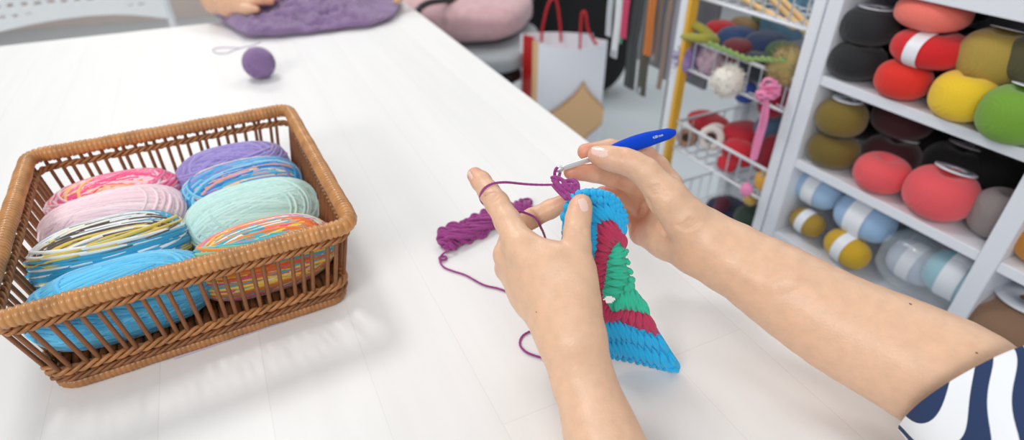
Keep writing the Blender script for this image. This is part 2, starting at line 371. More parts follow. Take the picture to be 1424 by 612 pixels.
# ------------------------------------------------------------------ smooth bodies: a distance field of tapered limbs, meshed by surface nets
class Field:
    def __init__(s, prims, h):
        lo = np.min([np.minimum(np.asarray(p[0])-p[2], np.asarray(p[1])-p[3]) for p in prims], 0)-.006
        hi = np.max([np.maximum(np.asarray(p[0])+p[2], np.asarray(p[1])+p[3]) for p in prims], 0)+.006
        s.lo, s.h = lo, h; s.n = np.ceil((hi-lo)/h).astype(int)+1
        s.F = np.full(s.n, .03, np.float32)
        for p in prims: s.cone(*p)
    def box(s, lo, hi):
        a = np.clip(np.floor((lo-s.lo)/s.h).astype(int), 0, s.n-1); b = np.clip(np.ceil((hi-s.lo)/s.h).astype(int)+1, 1, s.n)
        ax = [s.lo[i]+s.h*np.arange(a[i], b[i]) for i in range(3)]
        return tuple(slice(a[i], b[i]) for i in range(3)), np.stack(np.meshgrid(*ax, indexing='ij'), -1).astype(np.float32)
    @staticmethod
    def dcone(P, a, b, ra, rb):
        ba = (b-a).astype(np.float32); pa = P-a.astype(np.float32)
        t = np.clip(pa@ba/max(float(ba@ba), 1e-12), 0, 1)
        return np.linalg.norm(pa-t[..., None]*ba, axis=-1)-(ra+(rb-ra)*t)
    def cone(s, a, b, ra, rb, k=.004):
        a = np.asarray(a, float); b = np.asarray(b, float); m = .014+k
        sl, P = s.box(np.minimum(a-ra, b-rb)-m, np.maximum(a+ra, b+rb)+m)
        d = s.dcone(P, a, b, ra, rb); f = s.F[sl]
        h = np.clip(k-np.abs(d-f), 0, None)/k
        s.F[sl] = np.minimum(d, f)-h*h*k*.25
    def cut(s, path, r, k=.003):
        for a, b in zip(path[:-1], path[1:]):
            sl, P = s.box(np.minimum(a, b)-r-.01, np.maximum(a, b)+r+.01)
            d = -s.dcone(P, a, b, r, r); f = s.F[sl]
            h = np.clip(k-np.abs(d-f), 0, None)/k
            s.F[sl] = np.maximum(d, f)+h*h*k*.25
    def val(s, P):
        q = (np.asarray(P)-s.lo)/s.h; i = np.clip(np.floor(q).astype(int), 0, s.n-2); f = q-i
        o = 0
        for dx in (0, 1):
            for dy in (0, 1):
                for dz in (0, 1):
                    wgt = np.where(dx, f[..., 0], 1-f[..., 0])*np.where(dy, f[..., 1], 1-f[..., 1])*np.where(dz, f[..., 2], 1-f[..., 2])
                    o = o+wgt*s.F[i[..., 0]+dx, i[..., 1]+dy, i[..., 2]+dz]
        return o
    def normal(s, P):
        e = s.h; P = np.asarray(P, float)
        g = np.stack([s.val(P+np.eye(3)[i]*e)-s.val(P-np.eye(3)[i]*e) for i in range(3)], -1)
        return g/(np.linalg.norm(g, axis=-1, keepdims=True)+1e-9)
    def hit(s, u, v, d0=.40, d1=.66):
        """first point of the surface along the sight line through a pixel of the photograph"""
        d = np.arange(d0, d1, s.h*.4); P = CAM0+ray(u, v)[None]*d[:, None]
        ok = np.all((P > s.lo) & (P < s.lo+s.h*(s.n-1)), 1); f = np.where(ok, s.val(np.where(ok[:, None], P, s.lo)), 1)
        k = np.argmax(f < 0)
        return P[k] if f[k] < 0 else None
    def mesh(s, it=2):
        F = s.F; ins = F < 0; c = [ins[x:x+s.n[0]-1, y:y+s.n[1]-1, z:z+s.n[2]-1] for x in (0, 1) for y in (0, 1) for z in (0, 1)]
        cnt = sum(k.astype(np.int8) for k in c); act = (cnt > 0) & (cnt < 8)
        I = np.argwhere(act); idx = np.full(act.shape, -1, np.int64); idx[act] = np.arange(len(I))
        acc = np.zeros((len(I), 3)); num = np.zeros(len(I)); cor = [(x, y, z) for x in (0, 1) for y in (0, 1) for z in (0, 1)]
        for a in cor:
            for ax in range(3):
                if a[ax]: continue
                b = list(a); b[ax] = 1
                fa = F[I[:, 0]+a[0], I[:, 1]+a[1], I[:, 2]+a[2]]; fb = F[I[:, 0]+b[0], I[:, 1]+b[1], I[:, 2]+b[2]]
                x = (fa < 0) != (fb < 0); t = np.where(x, fa/(fa-fb+1e-12), 0)
                p = np.tile(np.array(a, float), (len(I), 1)); p[:, ax] += t
                acc[x] += p[x]; num[x] += 1
        V = s.lo+s.h*(I+acc/num[:, None]); Q = []
        for ax in range(3):
            o1, o2 = [(1, 2), (2, 0), (0, 1)][ax]
            sl0 = [slice(1, -1)]*3; sl0[ax] = slice(0, -1); sl1 = list(sl0); sl1[ax] = slice(1, None)
            A = ins[tuple(sl0)]; B = ins[tuple(sl1)]; E = np.argwhere(A != B)
            off = np.ones(3, int); off[ax] = 0; E = E+off
            u = np.zeros(3, int); u[o1] = 1; w_ = np.zeros(3, int); w_[o2] = 1
            g = lambda e: idx[e[:, 0], e[:, 1], e[:, 2]]
            q = np.stack([g(E-u-w_), g(E-w_), g(E), g(E-u)], 1)
            flip = ~ins[E[:, 0], E[:, 1], E[:, 2]]
            q[flip] = q[flip][:, ::-1]; Q.append(q)
        Q = np.concatenate(Q)
        for _ in range(it):
            S = np.zeros_like(V); n = np.zeros(len(V))
            for a, b in ((0, 1), (1, 2), (2, 3), (3, 0)):
                np.add.at(S, Q[:, a], V[Q[:, b]]); np.add.at(n, Q[:, a], 1)
                np.add.at(S, Q[:, b], V[Q[:, a]]); np.add.at(n, Q[:, b], 1)
            V = V+.5*(S/np.maximum(n, 1)[:, None]-V)
        return V, Q
def chain(l, k=.004, smooth=0):
    """(u, v, d, r) joints -> tapered limb pieces"""
    if smooth: l = spline(np.array(l, float), smooth)
    out = []
    for a, b in zip(l[:-1], l[1:]): out.append((atd(*a[:3]), atd(*b[:3]), a[3], b[3], k))
    return out

# ---- left hand: radial side up, forefinger stretched out, thumb pinching the crochet
LW = (792, 470, .456)
left = []
left += chain([(900, 800, .425, .040), (862, 690, .44, .0365), (839, 612, .446, .0300), (823, 562, .450, .0256), (811, 520, .453, .0222), (797, 470, .456, .0215), (790, 440, .460, .0222)], .0015, 22)
left += chain([(800, 530, .455, .0150), (785, 474, .459, .0160), (742, 405, .495, .0165), (724, 398, .522, .0125)], .012)          # little-finger side of the back of the hand
left += chain([(803, 530, .454, .0150), (788, 472, .457, .0165), (745, 410, .490, .0165), (709, 373, .512, .0128)], .012)
left += chain([(792, 470, .455, .0180), (750, 400, .480, .0165), (708, 354, .497, .0132)], .012)
left += chain([(815, 530, .452, .0150), (800, 470, .454, .0175), (765, 400, .466, .0165), (724, 341, .478, .0135)], .012)
left += chain([(820, 535, .454, .0150), (804, 472, .456, .0175), (800, 418, .462, .0178), (803, 374, .466, .0134)], .010)          # thenar
left += chain([(742, 352, .474, .0128), (772, 366, .468, .0150), (798, 385, .464, .0150)], .012)          # web of the thumb
left += chain([(802, 372, .466, .0132), (802, 342, .470, .0112), (802, 322, .473, .0104), (804, 304, .478, .0101), (807, 289, .482, .0092), (808, 284, .483, .0084)], .004)
left += chain([(724, 341, .478, .0132), (706, 308, .496, .0112), (691, 282, .508, .0104), (680, 267, .517, .0094), (669, 252, .526, .0088), (661, 244, .532, .0077)], .004)
left += chain([(707, 354, .498, .0128), (713, 320, .545, .0100), (740, 303.5, .541, .0093), (765, 291, .537, .0088), (795, 277, .528, .0077)], .003)
left += chain([(708, 373, .513, .0125), (727, 347, .563, .0094), (765, 352, .556, .0083), (785, 363, .542, .0075)], .003)
left += chain([(723, 398, .524, .0118), (738, 372, .567, .0085), (765, 377, .559, .0076), (781, 389, .547, .0069)], .003)
LF = Field(left, .0011)

# ---- right hand: palm turned to the viewer, hook held like a pencil
right = []
right += chain([(1560, 755, .360, .038), (1440, 636, .402, .041), (1345, 545, .437, .0465), (1262, 497, .462, .0450), (1165, 449, .487, .0415), (1071, 391, .508, .0360), (1010, 354, .524, .0292), (985, 338, .531, .0250)], .0015, 24)
right += chain([(1100, 392, .472, .0035), (1050, 366, .4915, .0038), (1005, 345, .502, .0030)], .010)
right += chain([(1075, 398, .478, .0030), (1035, 378, .4925, .0032), (995, 352, .506, .0026)], .010)
right += chain([(1010, 350, .522, .0250), (977, 327, .527, .0205), (935, 283, .565, .0165), (930, 258, .592, .0138)], .012)   # index metacarpal
right += chain([(1010, 356, .522, .0250), (976, 334, .530, .0200), (937, 302, .570, .0165), (923, 281, .600, .0134)], .012)
right += chain([(1010, 360, .524, .0240), (972, 343, .534, .0190), (932, 318, .570, .0165), (908, 304, .600, .0130)], .012)
right += chain([(1010, 364, .526, .0220), (967, 349, .538, .0180), (928, 333, .565, .0175), (893, 324, .592, .0128)], .012)
right += chain([(975, 325, .527, .0200), (952, 303, .522, .0185), (929, 276, .520, .0165), (897, 239, .520, .0127)], .008)   # thenar
right += chain([(897, 239, .520, .0127), (881, 229, .520, .0116), (867, 224, .521, .0115), (852, 221, .524, .0108), (840, 218, .528, .0100), (831, 215.5, .530, .0090)], .004)
right += chain([(931, 257, .592, .0132), (915, 233, .590, .0113), (898, 217, .584, .0105), (872, 210, .573, .0094), (848, 206, .563, .0087), (814, 211, .553, .0077)], .003)
right += chain([(923, 281, .600, .0130), (900, 266, .590, .0112), (874, 253, .575, .0100), (850, 246.5, .562, .0091), (826, 241, .552, .0086), (795, 239, .543, .0077)], .003)
right += chain([(908, 304, .600, .0125), (878, 277, .596, .0094), (850, 271, .586, .0083), (838, 269, .580, .0074)], .003)
right += chain([(893, 324, .592, .0122), (879, 298, .612, .0086), (862, 290, .606, .0076), (850, 291, .600, .0068)], .003)
RF = Field(right, .0011)
def crease(fl, px, r, k=.003):
    P = [fl.hit(*q) for q in px]; P = [p for p in P if p is not None]
    runs = [[P[0]]] if P else []
    for a, b in zip(P[:-1], P[1:]):              # never bridge from one finger to another
        if np.linalg.norm(b-a) < .022: runs[-1].append(b)
        else: runs.append([b])
    for q in runs:
        if len(q) > 1: fl.cut(spline(q, len(q)*3), r, k)
crease(RF, [(901, 278), (905, 289), (911, 300), (917, 311), (924, 322), (931, 332)], .0006, .004)     # life line
crease(RF, [(895, 280), (892, 290), (889, 300), (885, 310), (881, 320)], .0008, .003)                # fold towards the little finger
for q in range(3): crease(RF, [(899+3*q, 263+4*q), (909+4*q, 259+5*q), (919+5*q, 258+6*q)], .0003, .002)
for q in range(3): crease(RF, [(940+5*q, 314+3*q), (951+5*q, 311+3*q), (962+5*q, 303+3*q)], .0003, .0025)
for q in range(2): crease(RF, [(861+5*q, 208), (865+5*q, 213), (867+5*q, 219)], .00025, .002)
for q in range(2): crease(LF, [(797, 318+5*q), (805, 317+5*q), (813, 319+5*q)], .0002, .002)
for q in range(2): crease(LF, [(682-3*q, 283-4*q), (688-3*q, 280-4*q), (694-3*q, 276-4*q)], .0002, .002)
crease(LF, [(736, 292), (745, 302), (751, 313), (757, 319)], .0005, .003)

skin = bpy.data.materials.new('skin'); skin.use_nodes = True
N = skin.node_tree.nodes; L = skin.node_tree.links; b = N['Principled BSDF']
b.inputs['Roughness'].default_value = .40; b.inputs['Subsurface Weight'].default_value = .25
b.inputs['Subsurface Radius'].default_value = (1, .4, .22); b.inputs['Subsurface Scale'].default_value = .0035
at_ = N.new('ShaderNodeAttribute'); at_.attribute_name = 'Col'
tc = N.new('ShaderNodeTexCoord'); n1 = N.new('ShaderNodeTexNoise'); n1.inputs['Scale'].default_value = 110; n1.inputs['Detail'].default_value = 5
L.new(tc.outputs['Object'], n1.inputs['Vector'])
rm = N.new('ShaderNodeMapRange'); rm.inputs['From Min'].default_value = .3; rm.inputs['From Max'].default_value = .7; rm.inputs['To Min'].default_value = .94; rm.inputs['To Max'].default_value = 1.04
L.new(n1.outputs['Fac'], rm.inputs['Value'])
mx = N.new('ShaderNodeMix'); mx.data_type = 'RGBA'; mx.blend_type = 'MULTIPLY'; mx.inputs['Factor'].default_value = 1
L.new(at_.outputs['Color'], mx.inputs['A']); L.new(rm.outputs[0], mx.inputs['B']); L.new(mx.outputs['Result'], b.inputs['Base Color'])
n2 = N.new('ShaderNodeTexVoronoi'); n2.inputs['Scale'].default_value = 620; L.new(tc.outputs['Object'], n2.inputs['Vector'])
bp = N.new('ShaderNodeBump'); bp.inputs['Strength'].default_value = .28; bp.inputs['Distance'].default_value = .0005
L.new(n2.outputs['Distance'], bp.inputs['Height']); L.new(bp.outputs[0], b.inputs['Normal'])
SKIN = np.array(lin('#e9bf9f')[:3]); ROSY = np.array(lin('#e09b80')[:3])
def blush(V, spots):
    c = np.tile(SKIN, (len(V), 1))
    for q in spots:
        p = atd(*q[:3]); wgt = np.exp(-(np.linalg.norm(V-p, axis=1)/q[3])**2)[:, None]*q[4]; c = c*(1-wgt)+ROSY*wgt
    return c
me_ = thing('person', atz(900, 470), 'person crocheting at the table, both bare forearms in view, holding a blue hook, striped sleeve', 'person')
body = Geo()
VL = LF.mesh(); VR = RF.mesh()
body.add(VL, blush(VL[0], [(661, 243, .53, .014, .8), (806, 284, .48, .012, .6), (795, 277, .528, .016, .7), (697, 362, .505, .012, .4), (691, 282, .508, .012, .3)]))
body.add(VR, blush(VR[0], [(831, 215, .53, .014, .6), (814, 211, .55, .016, 1), (795, 239, .543, .018, 1), (838, 268, .58, .02, 1), (885, 310, .585, .022, .8), (867, 222, .52, .012, .4), (960, 345, .53, .015, .5), (850, 246, .56, .015, .6), (901, 215, .58, .014, .7)]))
build('body', body, skin, me_)
nailm = mat('fingernail', '#f4cfc2', .16, coat=.6, spec=.6)
def nail(fl, cu, cv, ax, half, wid, lift=.00035):
    ax = np.array(ax, float); ax /= np.linalg.norm(ax); pr = np.array([-ax[1], ax[0]])
    V = []; n, m = 11, 9
    for i in range(n):
        a = -1+2*i/(n-1)
        w_ = wid*(1-abs(a)**4*.45)
        for j in range(m):
            bq = -1+2*j/(m-1); q = np.array([cu, cv])+ax*half*a*(1-.12*bq*bq)+pr*w_*bq
            p = fl.hit(*q)
            for sh in (.8, .6, .4, .2):        # stay on the finger where the outline ends
                if p is None: p = fl.hit(cu+(q[0]-cu)*sh, cv+(q[1]-cv)*sh)
            if p is None: p = V[-1][0]
            e = max(abs(a), abs(bq)); V.append((p, lift*(1-.9*e**6)))
    P = np.array([v[0] for v in V]); nr = fl.normal(P)
    top = P+nr*np.array([v[1] for v in V])[:, None]; bot = P-nr*.0004
    g = grid_faces(n, m); ids = np.arange(n*m).reshape(n, m)
    rim = np.concatenate([ids[0, :-1], ids[:-1, -1], ids[-1, :0:-1], ids[:0:-1, 0]]); r2 = np.roll(rim, -1)
    side = np.stack([rim, r2, r2+n*m, rim+n*m], 1)
    build('fingernail', (np.concatenate([top, bot]), [g[:, ::-1], g+n*m, side]), nailm, me_)
nail(RF, 834, 211.5, (1, .26), 13.0, 7.0)
nail(LF, 811, 285, (.38, 1), 10.5, 6.5)
nail(LF, 653.5, 243, (.5, .85), 7.5, 2.6)
molem = mat('mole', '#7a4632', .6)
for fl, u, v, r in ((LF, 746, 434, .0010), (LF, 801, 571, .0008), (RF, 1266, 423, .0013), (RF, 1358, 491, .0010), (LF, 675, 272, .0006)):
    p = fl.hit(u, v)
    if p is None: continue
    nr = fl.normal(p[None])[0]; t1 = np.cross(nr, [.3, .1, 1]); t1 /= np.linalg.norm(t1); t2 = np.cross(nr, t1)
    build('mole', xf(superell(r, r*.8, r*.3, 1, 1, 12, 8), np.array([t1, t2, nr]), p), molem, me_)

# ---- striped sleeve round the right upper arm
sw = mat('shirt_white', '#eef1f5', .85, bump=(1500, .3, .0003), sheen=.2); sn = mat('shirt_navy', '#22375f', .85, bump=(1500, .3, .0003), sheen=.2)
A = spline([atd(1349, 542, .427), (atd(1425, 622, .397)), atd(1500, 700, .370), atd(1600, 800, .338)], 120); V = []; nseg = 120; m = len(A)
T = np.gradient(A, axis=0); T /= np.linalg.norm(T, axis=1)[:, None]; up = np.array([.2, -.3, 1.0])
hem = (atd(1400, 487, .43)-atd(1300, 588, .43)); hem /= np.linalg.norm(hem)
for i in range(m):
    s = i/(m-1); u = up-T[i]*np.dot(up, T[i]); u /= np.linalg.norm(u); bq = np.cross(T[i], u)
    for j in range(nseg):
        a = 2*PI*j/nseg
        r = .0555+.012*s+.0012*math.sin(3*a+s*9)+.0008*math.sin(5*a-s*14+1)+.0022*math.sin(2*a+s*16+.7)*s
        V.append(A[i]+(u*math.cos(a)+bq*math.sin(a))*r)
V = np.array(V); Fq = grid_faces(m, nseg, False, True); cen = np.repeat(A, nseg, 0); inner = cen+(V-cen)*.965
ids = np.arange(nseg); lip = np.stack([ids, (ids+1) % nseg, (ids+1) % nseg+len(V), ids+len(V)], 1)
sn_ = atd(1352+92, 545+40, .425)-atd(1352, 545, .425); sn_ /= np.linalg.norm(sn_)     # stripes run askew to the hem
SLO = atd(1352, 545, .38)
sleeve_m = bpy.data.materials.new('striped_jersey'); sleeve_m.use_nodes = True
N = sleeve_m.node_tree.nodes; L = sleeve_m.node_tree.links; b = N['Principled BSDF']; b.inputs['Roughness'].default_value = .85
tc = N.new('ShaderNodeTexCoord')
def mth(op, a, b_=None):
    n_ = N.new('ShaderNodeMath'); n_.operation = op
    for i_, x in enumerate((a, b_)):
        if x is None: continue
        if isinstance(x, (int, float)): n_.inputs[i_].default_value = x
        else: L.new(x, n_.inputs[i_])
    return n_.outputs[0]
def dotp(v_):
    n_ = N.new('ShaderNodeVectorMath'); n_.operation = 'DOT_PRODUCT'; n_.inputs[1].default_value = tuple(v_); L.new(tc.outputs['Object'], n_.inputs[0]); return n_.outputs['Value']
qq = mth('ADD', dotp(sn_), mth('MULTIPLY', mth('SINE', mth('ADD', mth('MULTIPLY', dotp(hem), 75.0), .6)), .0026))
st_ = mth('LESS_THAN', mth('FRACT', mth('DIVIDE', mth('ADD', qq, 1.0745), .0140)), .41)
mx = N.new('ShaderNodeMix'); mx.data_type = 'RGBA'; L.new(st_, mx.inputs['Factor']); mx.inputs['A'].default_value = lin('#eef1f5'); mx.inputs['B'].default_value = lin('#22375f'); L.new(mx.outputs['Result'], b.inputs['Base Color'])
nz_ = N.new('ShaderNodeTexNoise'); nz_.inputs['Scale'].default_value = 1500; L.new(tc.outputs['Object'], nz_.inputs['Vector'])
bp = N.new('ShaderNodeBump'); bp.inputs['Strength'].default_value = .3; bp.inputs['Distance'].default_value = .0003; L.new(nz_.outputs['Fac'], bp.inputs['Height']); L.new(bp.outputs[0], b.inputs['Normal'])
g = Geo(); g.add((np.concatenate([V, inner]), [Fq, Fq[:, ::-1]+len(V), lip])); g.M = [np.zeros(len(f_), int) for f_ in (Fq, Fq, lip)]
build('striped_sleeve', g, sleeve_m, me_, origin=SLO, label='white sleeve with navy stripes')
# ------------------------------------------------------------------ crochet motif
VB = [262, 265, 275, 290, 320, 350, 400, 450, 480, 492, 500, 507, 513, 517]
UL = [815, 803, 791, 784, 781, 796, 813, 827, 836, 843, 868, 900, 926, 936]
VR_ = [262, 266, 275, 285, 300, 345, 372, 395, 425, 458, 490, 505, 512, 517]
UR = [832, 849, 859, 865, 869, 868, 872, 880, 895, 915, 935, 945, 947, 941]
def cdep(v): return np.interp(v, [255, 300, 417, 500, 520], [.499, .501, .514, .527, .532])
def csurf(u, v, back=False, lift=0.0):
    """point on the front (or back) face of the folded motif"""
    ul = np.interp(v, VB, UL); ur = np.interp(v, VR_, UR); wv = (u-(ul+ur)/2)/((ur-ul)/2+1e-6); wv = np.clip(wv, -1.02, 1.02)
    th = .0062*(1-np.abs(wv)**3.0*.95)*np.clip(min(v-259, 519-v)/8.0, .15, 1)**.5+lift
    return atd(u, v, cdep(v)+.006+(th if back else -th))
cm = {'blue': mat('yarn_blue', '#12b2ea', .8, bump=(700, .5, .0008), sheen=.3), 'red': mat('yarn_red', '#c12f5c', .8, bump=(700, .5, .0008), sheen=.3, var=(90, .12)),
      'green': mat('yarn_green', '#2ac4a0', .8, bump=(700, .5, .0008), sheen=.3, var=(90, .1)), 'plum': mat('yarn_plum', '#9c3486', .8, bump=(800, .5, .0007), sheen=.3, var=(120, .12))}
mot = thing('crochet_motif', atd(870, 500, .535), 'half-made crochet motif in blue, red and green rounds held between the hands', 'crochet')
def inpoly(u, v, P):
    P = np.asarray(P); x = False; j = len(P)-1
    for i in range(len(P)):
        if (P[i][1] > v) != (P[j][1] > v) and u < (P[j][0]-P[i][0])*(v-P[i][1])/(P[j][1]-P[i][1])+P[i][0]: x = not x
        j = i
    return x
GREEN = [(862, 334), (872, 342), (882, 372), (906, 438), (870, 430), (852, 434), (838, 412), (845, 368), (852, 346)]
RED = [(830, 312), (840, 306), (854, 305), (872, 330), (872, 345), (866, 338), (852, 346), (845, 368), (838, 412), (852, 434), (870, 430), (904, 437), (918, 466), (885, 456), (855, 447), (832, 447), (822, 420), (829, 345)]
n, m = 132, 40; U = np.zeros((n, m)); Vv = np.zeros((n, m)); fr = np.zeros((n, m, 3)); bk_ = np.zeros((n, m, 3))
for i in range(n):
    v = 262.2+(516.8-262.2)*i/(n-1); ul = np.interp(v, VB, UL); ur = np.interp(v, VR_, UR)
    for j in range(m):
        x = -math.cos(PI*j/(m-1)); u = (ul+ur)/2+(ur-ul)/2*x
        U[i, j] = u; Vv[i, j] = v; fr[i, j] = csurf(u, v); bk_[i, j] = csurf(u, v, True)
F = grid_faces(n, m); cu = U.ravel()[F].mean(1); cv = Vv.ravel()[F].mean(1)
hole = (((cu-847)/8.5)**2+((cv-417)/4.6)**2 < 1) | (((cu-838.5)/2.5)**2+((cv-309.5)/2.8)**2 < 1)
reg = np.array([1 if inpoly(a, b_, GREEN) else 2 if inpoly(a, b_, RED) else 0 for a, b_ in zip(cu, cv)])
ids = np.arange(n*m).reshape(n, m); rim = np.concatenate([ids[0, :-1], ids[:-1, -1], ids[-1, :0:-1], ids[:0:-1, 0]]); r2 = np.roll(rim, -1)
side = np.stack([rim, r2, r2+n*m, rim+n*m], 1)
g = Geo(); g.add((np.concatenate([fr.reshape(-1, 3), bk_.reshape(-1, 3)]), [F[~hole][:, ::-1], F[~hole]+n*m, side]))
g.M = [reg[~hole], reg[~hole], np.zeros(len(side), int)]
build('fabric', g, [cm['blue'], cm['green'], cm['red']], mot)
def stitches(name, mt, rows, rr):
    """rows of puffy stitches; every row = (inner line, outer line, count, lift)"""
    g = Geo(); R = np.random.default_rng(len(name))
    for inn, out, cnt, lift in rows:
        a = spline(inn, 60); b_ = spline(out, 60)
        for k in range(cnt):
            t = (k+.5)/cnt*59; i0 = int(t); f = t-i0; i1 = min(i0+1, 59)
            p = a[i0]*(1-f)+a[i1]*f; q = b_[i0]*(1-f)+b_[i1]*f
            ax = q-p; ln = np.linalg.norm(ax); ax /= ln+1e-9; sd_ = np.array([-ax[1], ax[0]])
            for back in (False, True):
                jit = R.normal(size=2)*.45; f0 = R.uniform(-.3, .3); bul = R.uniform(.0012, .0021)
                for s in (0, PI):                # two plies twisted round each other
                    path = []
                    for x in np.linspace(-.04, 1.04, 9):
                        c = p+(q-p)*x+jit; an = PI*.75*(x-.5)+s+f0
                        c = c+sd_*math.cos(an)*rr*.52/.00064*math.sin(min(max(x*.8+.1, 0), 1)*PI)
                        path.append(csurf(c[0], c[1], back, lift+bul*math.sin(min(max(x, 0), 1)*PI)+.0008*math.sin(an)))
                    rad = rr*.74*np.array([.5, .78, .95, 1.03, 1.06, 1.03, .95, .78, .5])*R.uniform(.92, 1.08)
                    g.add(tube(path, rad, 7, round_ends=True))
    return build(name, g, mt, mot)
stitches('blue_round', cm['blue'], [
    ([(829, 317), (830, 330), (829, 347)], [(816, 314), (816, 330), (819, 348)], 5, 0),
    ([(823, 302), (832, 309), (843, 305), (853, 306), (862, 317), (868, 332)], [(796, 312), (806, 292), (824, 284), (845, 285), (860, 296), (870, 315)], 10, .0004),
    ([(792, 316), (806, 292), (824, 284), (845, 285), (860, 296), (870, 315)], [(784, 312), (798, 278), (822, 272), (845, 275), (861, 287), (870, 305)], 13, .0002),
    ([(783, 312), (797, 279), (822, 273), (845, 276), (861, 288), (870, 304)], [(782, 300), (796, 270), (822, 263), (848, 268), (862, 281), (869, 300)], 13, 0),
    ([(786, 322), (789, 335), (797, 348), (806, 370)], [(782, 322), (784, 336), (794, 352), (802, 372)], 6, 0),
    ], .0026)
stitches('blue_round', cm['blue'], [
    ([(834, 448), (848, 450), (860, 448), (880, 457), (900, 465), (917, 469)], [(836, 470), (852, 474), (868, 473), (885, 478), (908, 484), (930, 489)], 11, .0003),
    ([(836, 472), (852, 476), (868, 475), (885, 480), (908, 486), (934, 493)], [(842, 490), (856, 496), (874, 499), (895, 503), (916, 509), (943, 509)], 12, 0),
    ([(842, 491), (858, 496), (880, 500), (905, 507), (926, 512), (944, 513)], [(845, 494), (860, 499), (882, 503), (905, 509), (926, 515), (942, 516)], 12, .0003)], .0026)
stitches('red_round', cm['red'], [
    ([(848, 345), (844, 360), (842, 375), (839, 392), (835, 408)], [(829, 338), (828, 357), (825, 375), (824, 395), (822, 412)], 8, .0003),
    ([(849, 344), (855, 336), (861, 333), (866, 338), (869, 346)], [(831, 330), (834, 312), (846, 307), (859, 312), (869, 332)], 7, .0003),
    ([(836, 412), (843, 424), (852, 434), (870, 431), (888, 433), (904, 440)], [(822, 420), (828, 436), (846, 449), (864, 446), (890, 458), (916, 466)], 12, .0002)], .0025)
stitches('green_round', cm['green'], [
    ([(866, 342), (871, 356), (874, 375), (872, 392), (862, 409)], [(853, 346), (847, 358), (845, 374), (843, 390), (838, 408)], 7, .0003),
    ([(869, 346), (875, 370), (882, 392), (874, 400)], [(868, 344), (873, 372), (876, 396), (868, 406)], 6, .0008),
    ([(856, 420), (866, 407), (878, 402), (888, 410), (892, 418)], [(854, 433), (868, 430), (882, 431), (894, 434), (904, 438)], 7, .0002)], .0027)
# plum stitches just started on the top edge, with the loop over the hook
HK = lambda u: .524+.0003*(u-775)
g = Geo(); YR = .00125
def strand(l, r=YR*1.15, n=22): g.add(tube(spline(pts(l), n), r, 7, round_ends=True))
strand([(771.5, 246, .5245), (771.5, 240, .521), (773.5, 234.5, .5205), (776.5, 234, .524), (779, 238, .5265), (777.5, 245, .523), (775, 251, .519)])
strand([(771.5, 246, .5235), (771, 253, .519), (776, 259, .515), (783, 264, .511), (790, 272, .505)])
strand([(768, 247, .518), (776, 247, .515), (785, 252, .513), (793, 251, .512), (800, 255, .510), (802, 262, .508), (799, 270, .505)], YR*1.5)
strand([(769, 251, .517), (775, 256, .513), (784, 259, .5105), (792, 257, .509), (799, 263, .507), (797, 272, .5045)], YR*1.5)
strand([(770, 258, .517), (776, 265, .512), (782, 271, .508), (787, 276, .5035)], YR*1.7)
strand([(774, 255, .513), (780, 263, .5095), (787, 268, .5075), (792, 276, .5035)], YR*1.6)
strand([(785, 253, .512), (789, 261, .5085), (796, 267, .506), (802, 266, .507), (803, 273, .503)], YR*1.6)
strand([(786, 262, .509), (793, 264, .507), (796, 258, .508), (803, 257, .509), (804, 266, .506)], YR*1.4)
strand([(774, 249, .515), (781, 250, .513), (784, 257, .511), (778, 259, .512), (775, 252, .514)], YR*1.4)
strand([(791, 253, .514), (797, 250, .514), (803, 255, .512), (804, 263, .510), (801, 272, .506)], YR*1.4)
strand([(790, 270, .5035), (794, 277, .5015), (801, 277, .5015), (804, 270, .503)], YR*1.3)
build('plum_stitches', g, cm['plum'], mot, label='plum purple stitches at the top edge of the motif')

# ------------------------------------------------------------------ crochet hook
hk = thing('crochet_hook', atd(837, 210, HK(837)), 'crochet hook with a blue flat handle and silver shaft in the right hand', 'crochet hook')
ax = lambda u: (u, 236+(184-236)*(u-775)/(937-775), HK(u))
hA, hB = atd(*ax(775)), atd(*ax(937)); hd = (hB-hA)/np.linalg.norm(hB-hA)
sA, sB = hA, atd(*ax(845))
tt = np.array([0, .02, .045, .075, .11, .15, .2, .26, .4, .7, 1.0]); rr_ = np.array([.0027, .0035, .0036, .0029, .0021, .0022, .0025, .0026, .0026, .0027, .0027])
build('shaft', tube(sA+(sB-sA)*tt[:, None], rr_, 16, round_ends=True), mat('aluminium', '#f2f3f5', .35, metal=.75), hk, label='silver aluminium shaft with the hooked tip')
xs = np.linspace(832, 935.5, 40); s = np.linspace(0, 1, 40)
wid = np.interp(s, [0, .08, .3, .5, .66, .85, .95, 1], [.0032, .0047, .0066, .0074, .0073, .0061, .0055, .0040])
side_ = np.cross(hd, (CAM0-atd(890, 200, .56))/np.linalg.norm(CAM0-atd(890, 200, .56))); side_ /= np.linalg.norm(side_)
hpth = np.array([atd(*ax(x)) for x in xs])+np.outer(np.sin(s*PI)*.0014, -side_*(1 if side_[2] < 0 else -1))
nrm = np.cross(side_, hd); nrm *= np.sign(np.dot(nrm, CAM0-hpth[20]))
build('handle', tube(hpth, wid, 24, up=side_, round_ends=True), mat('hook_blue', '#0046d2', .6, spec=.2, bump=(900, .08, .0003)), hk)
ob = bpy.data.objects['handle']
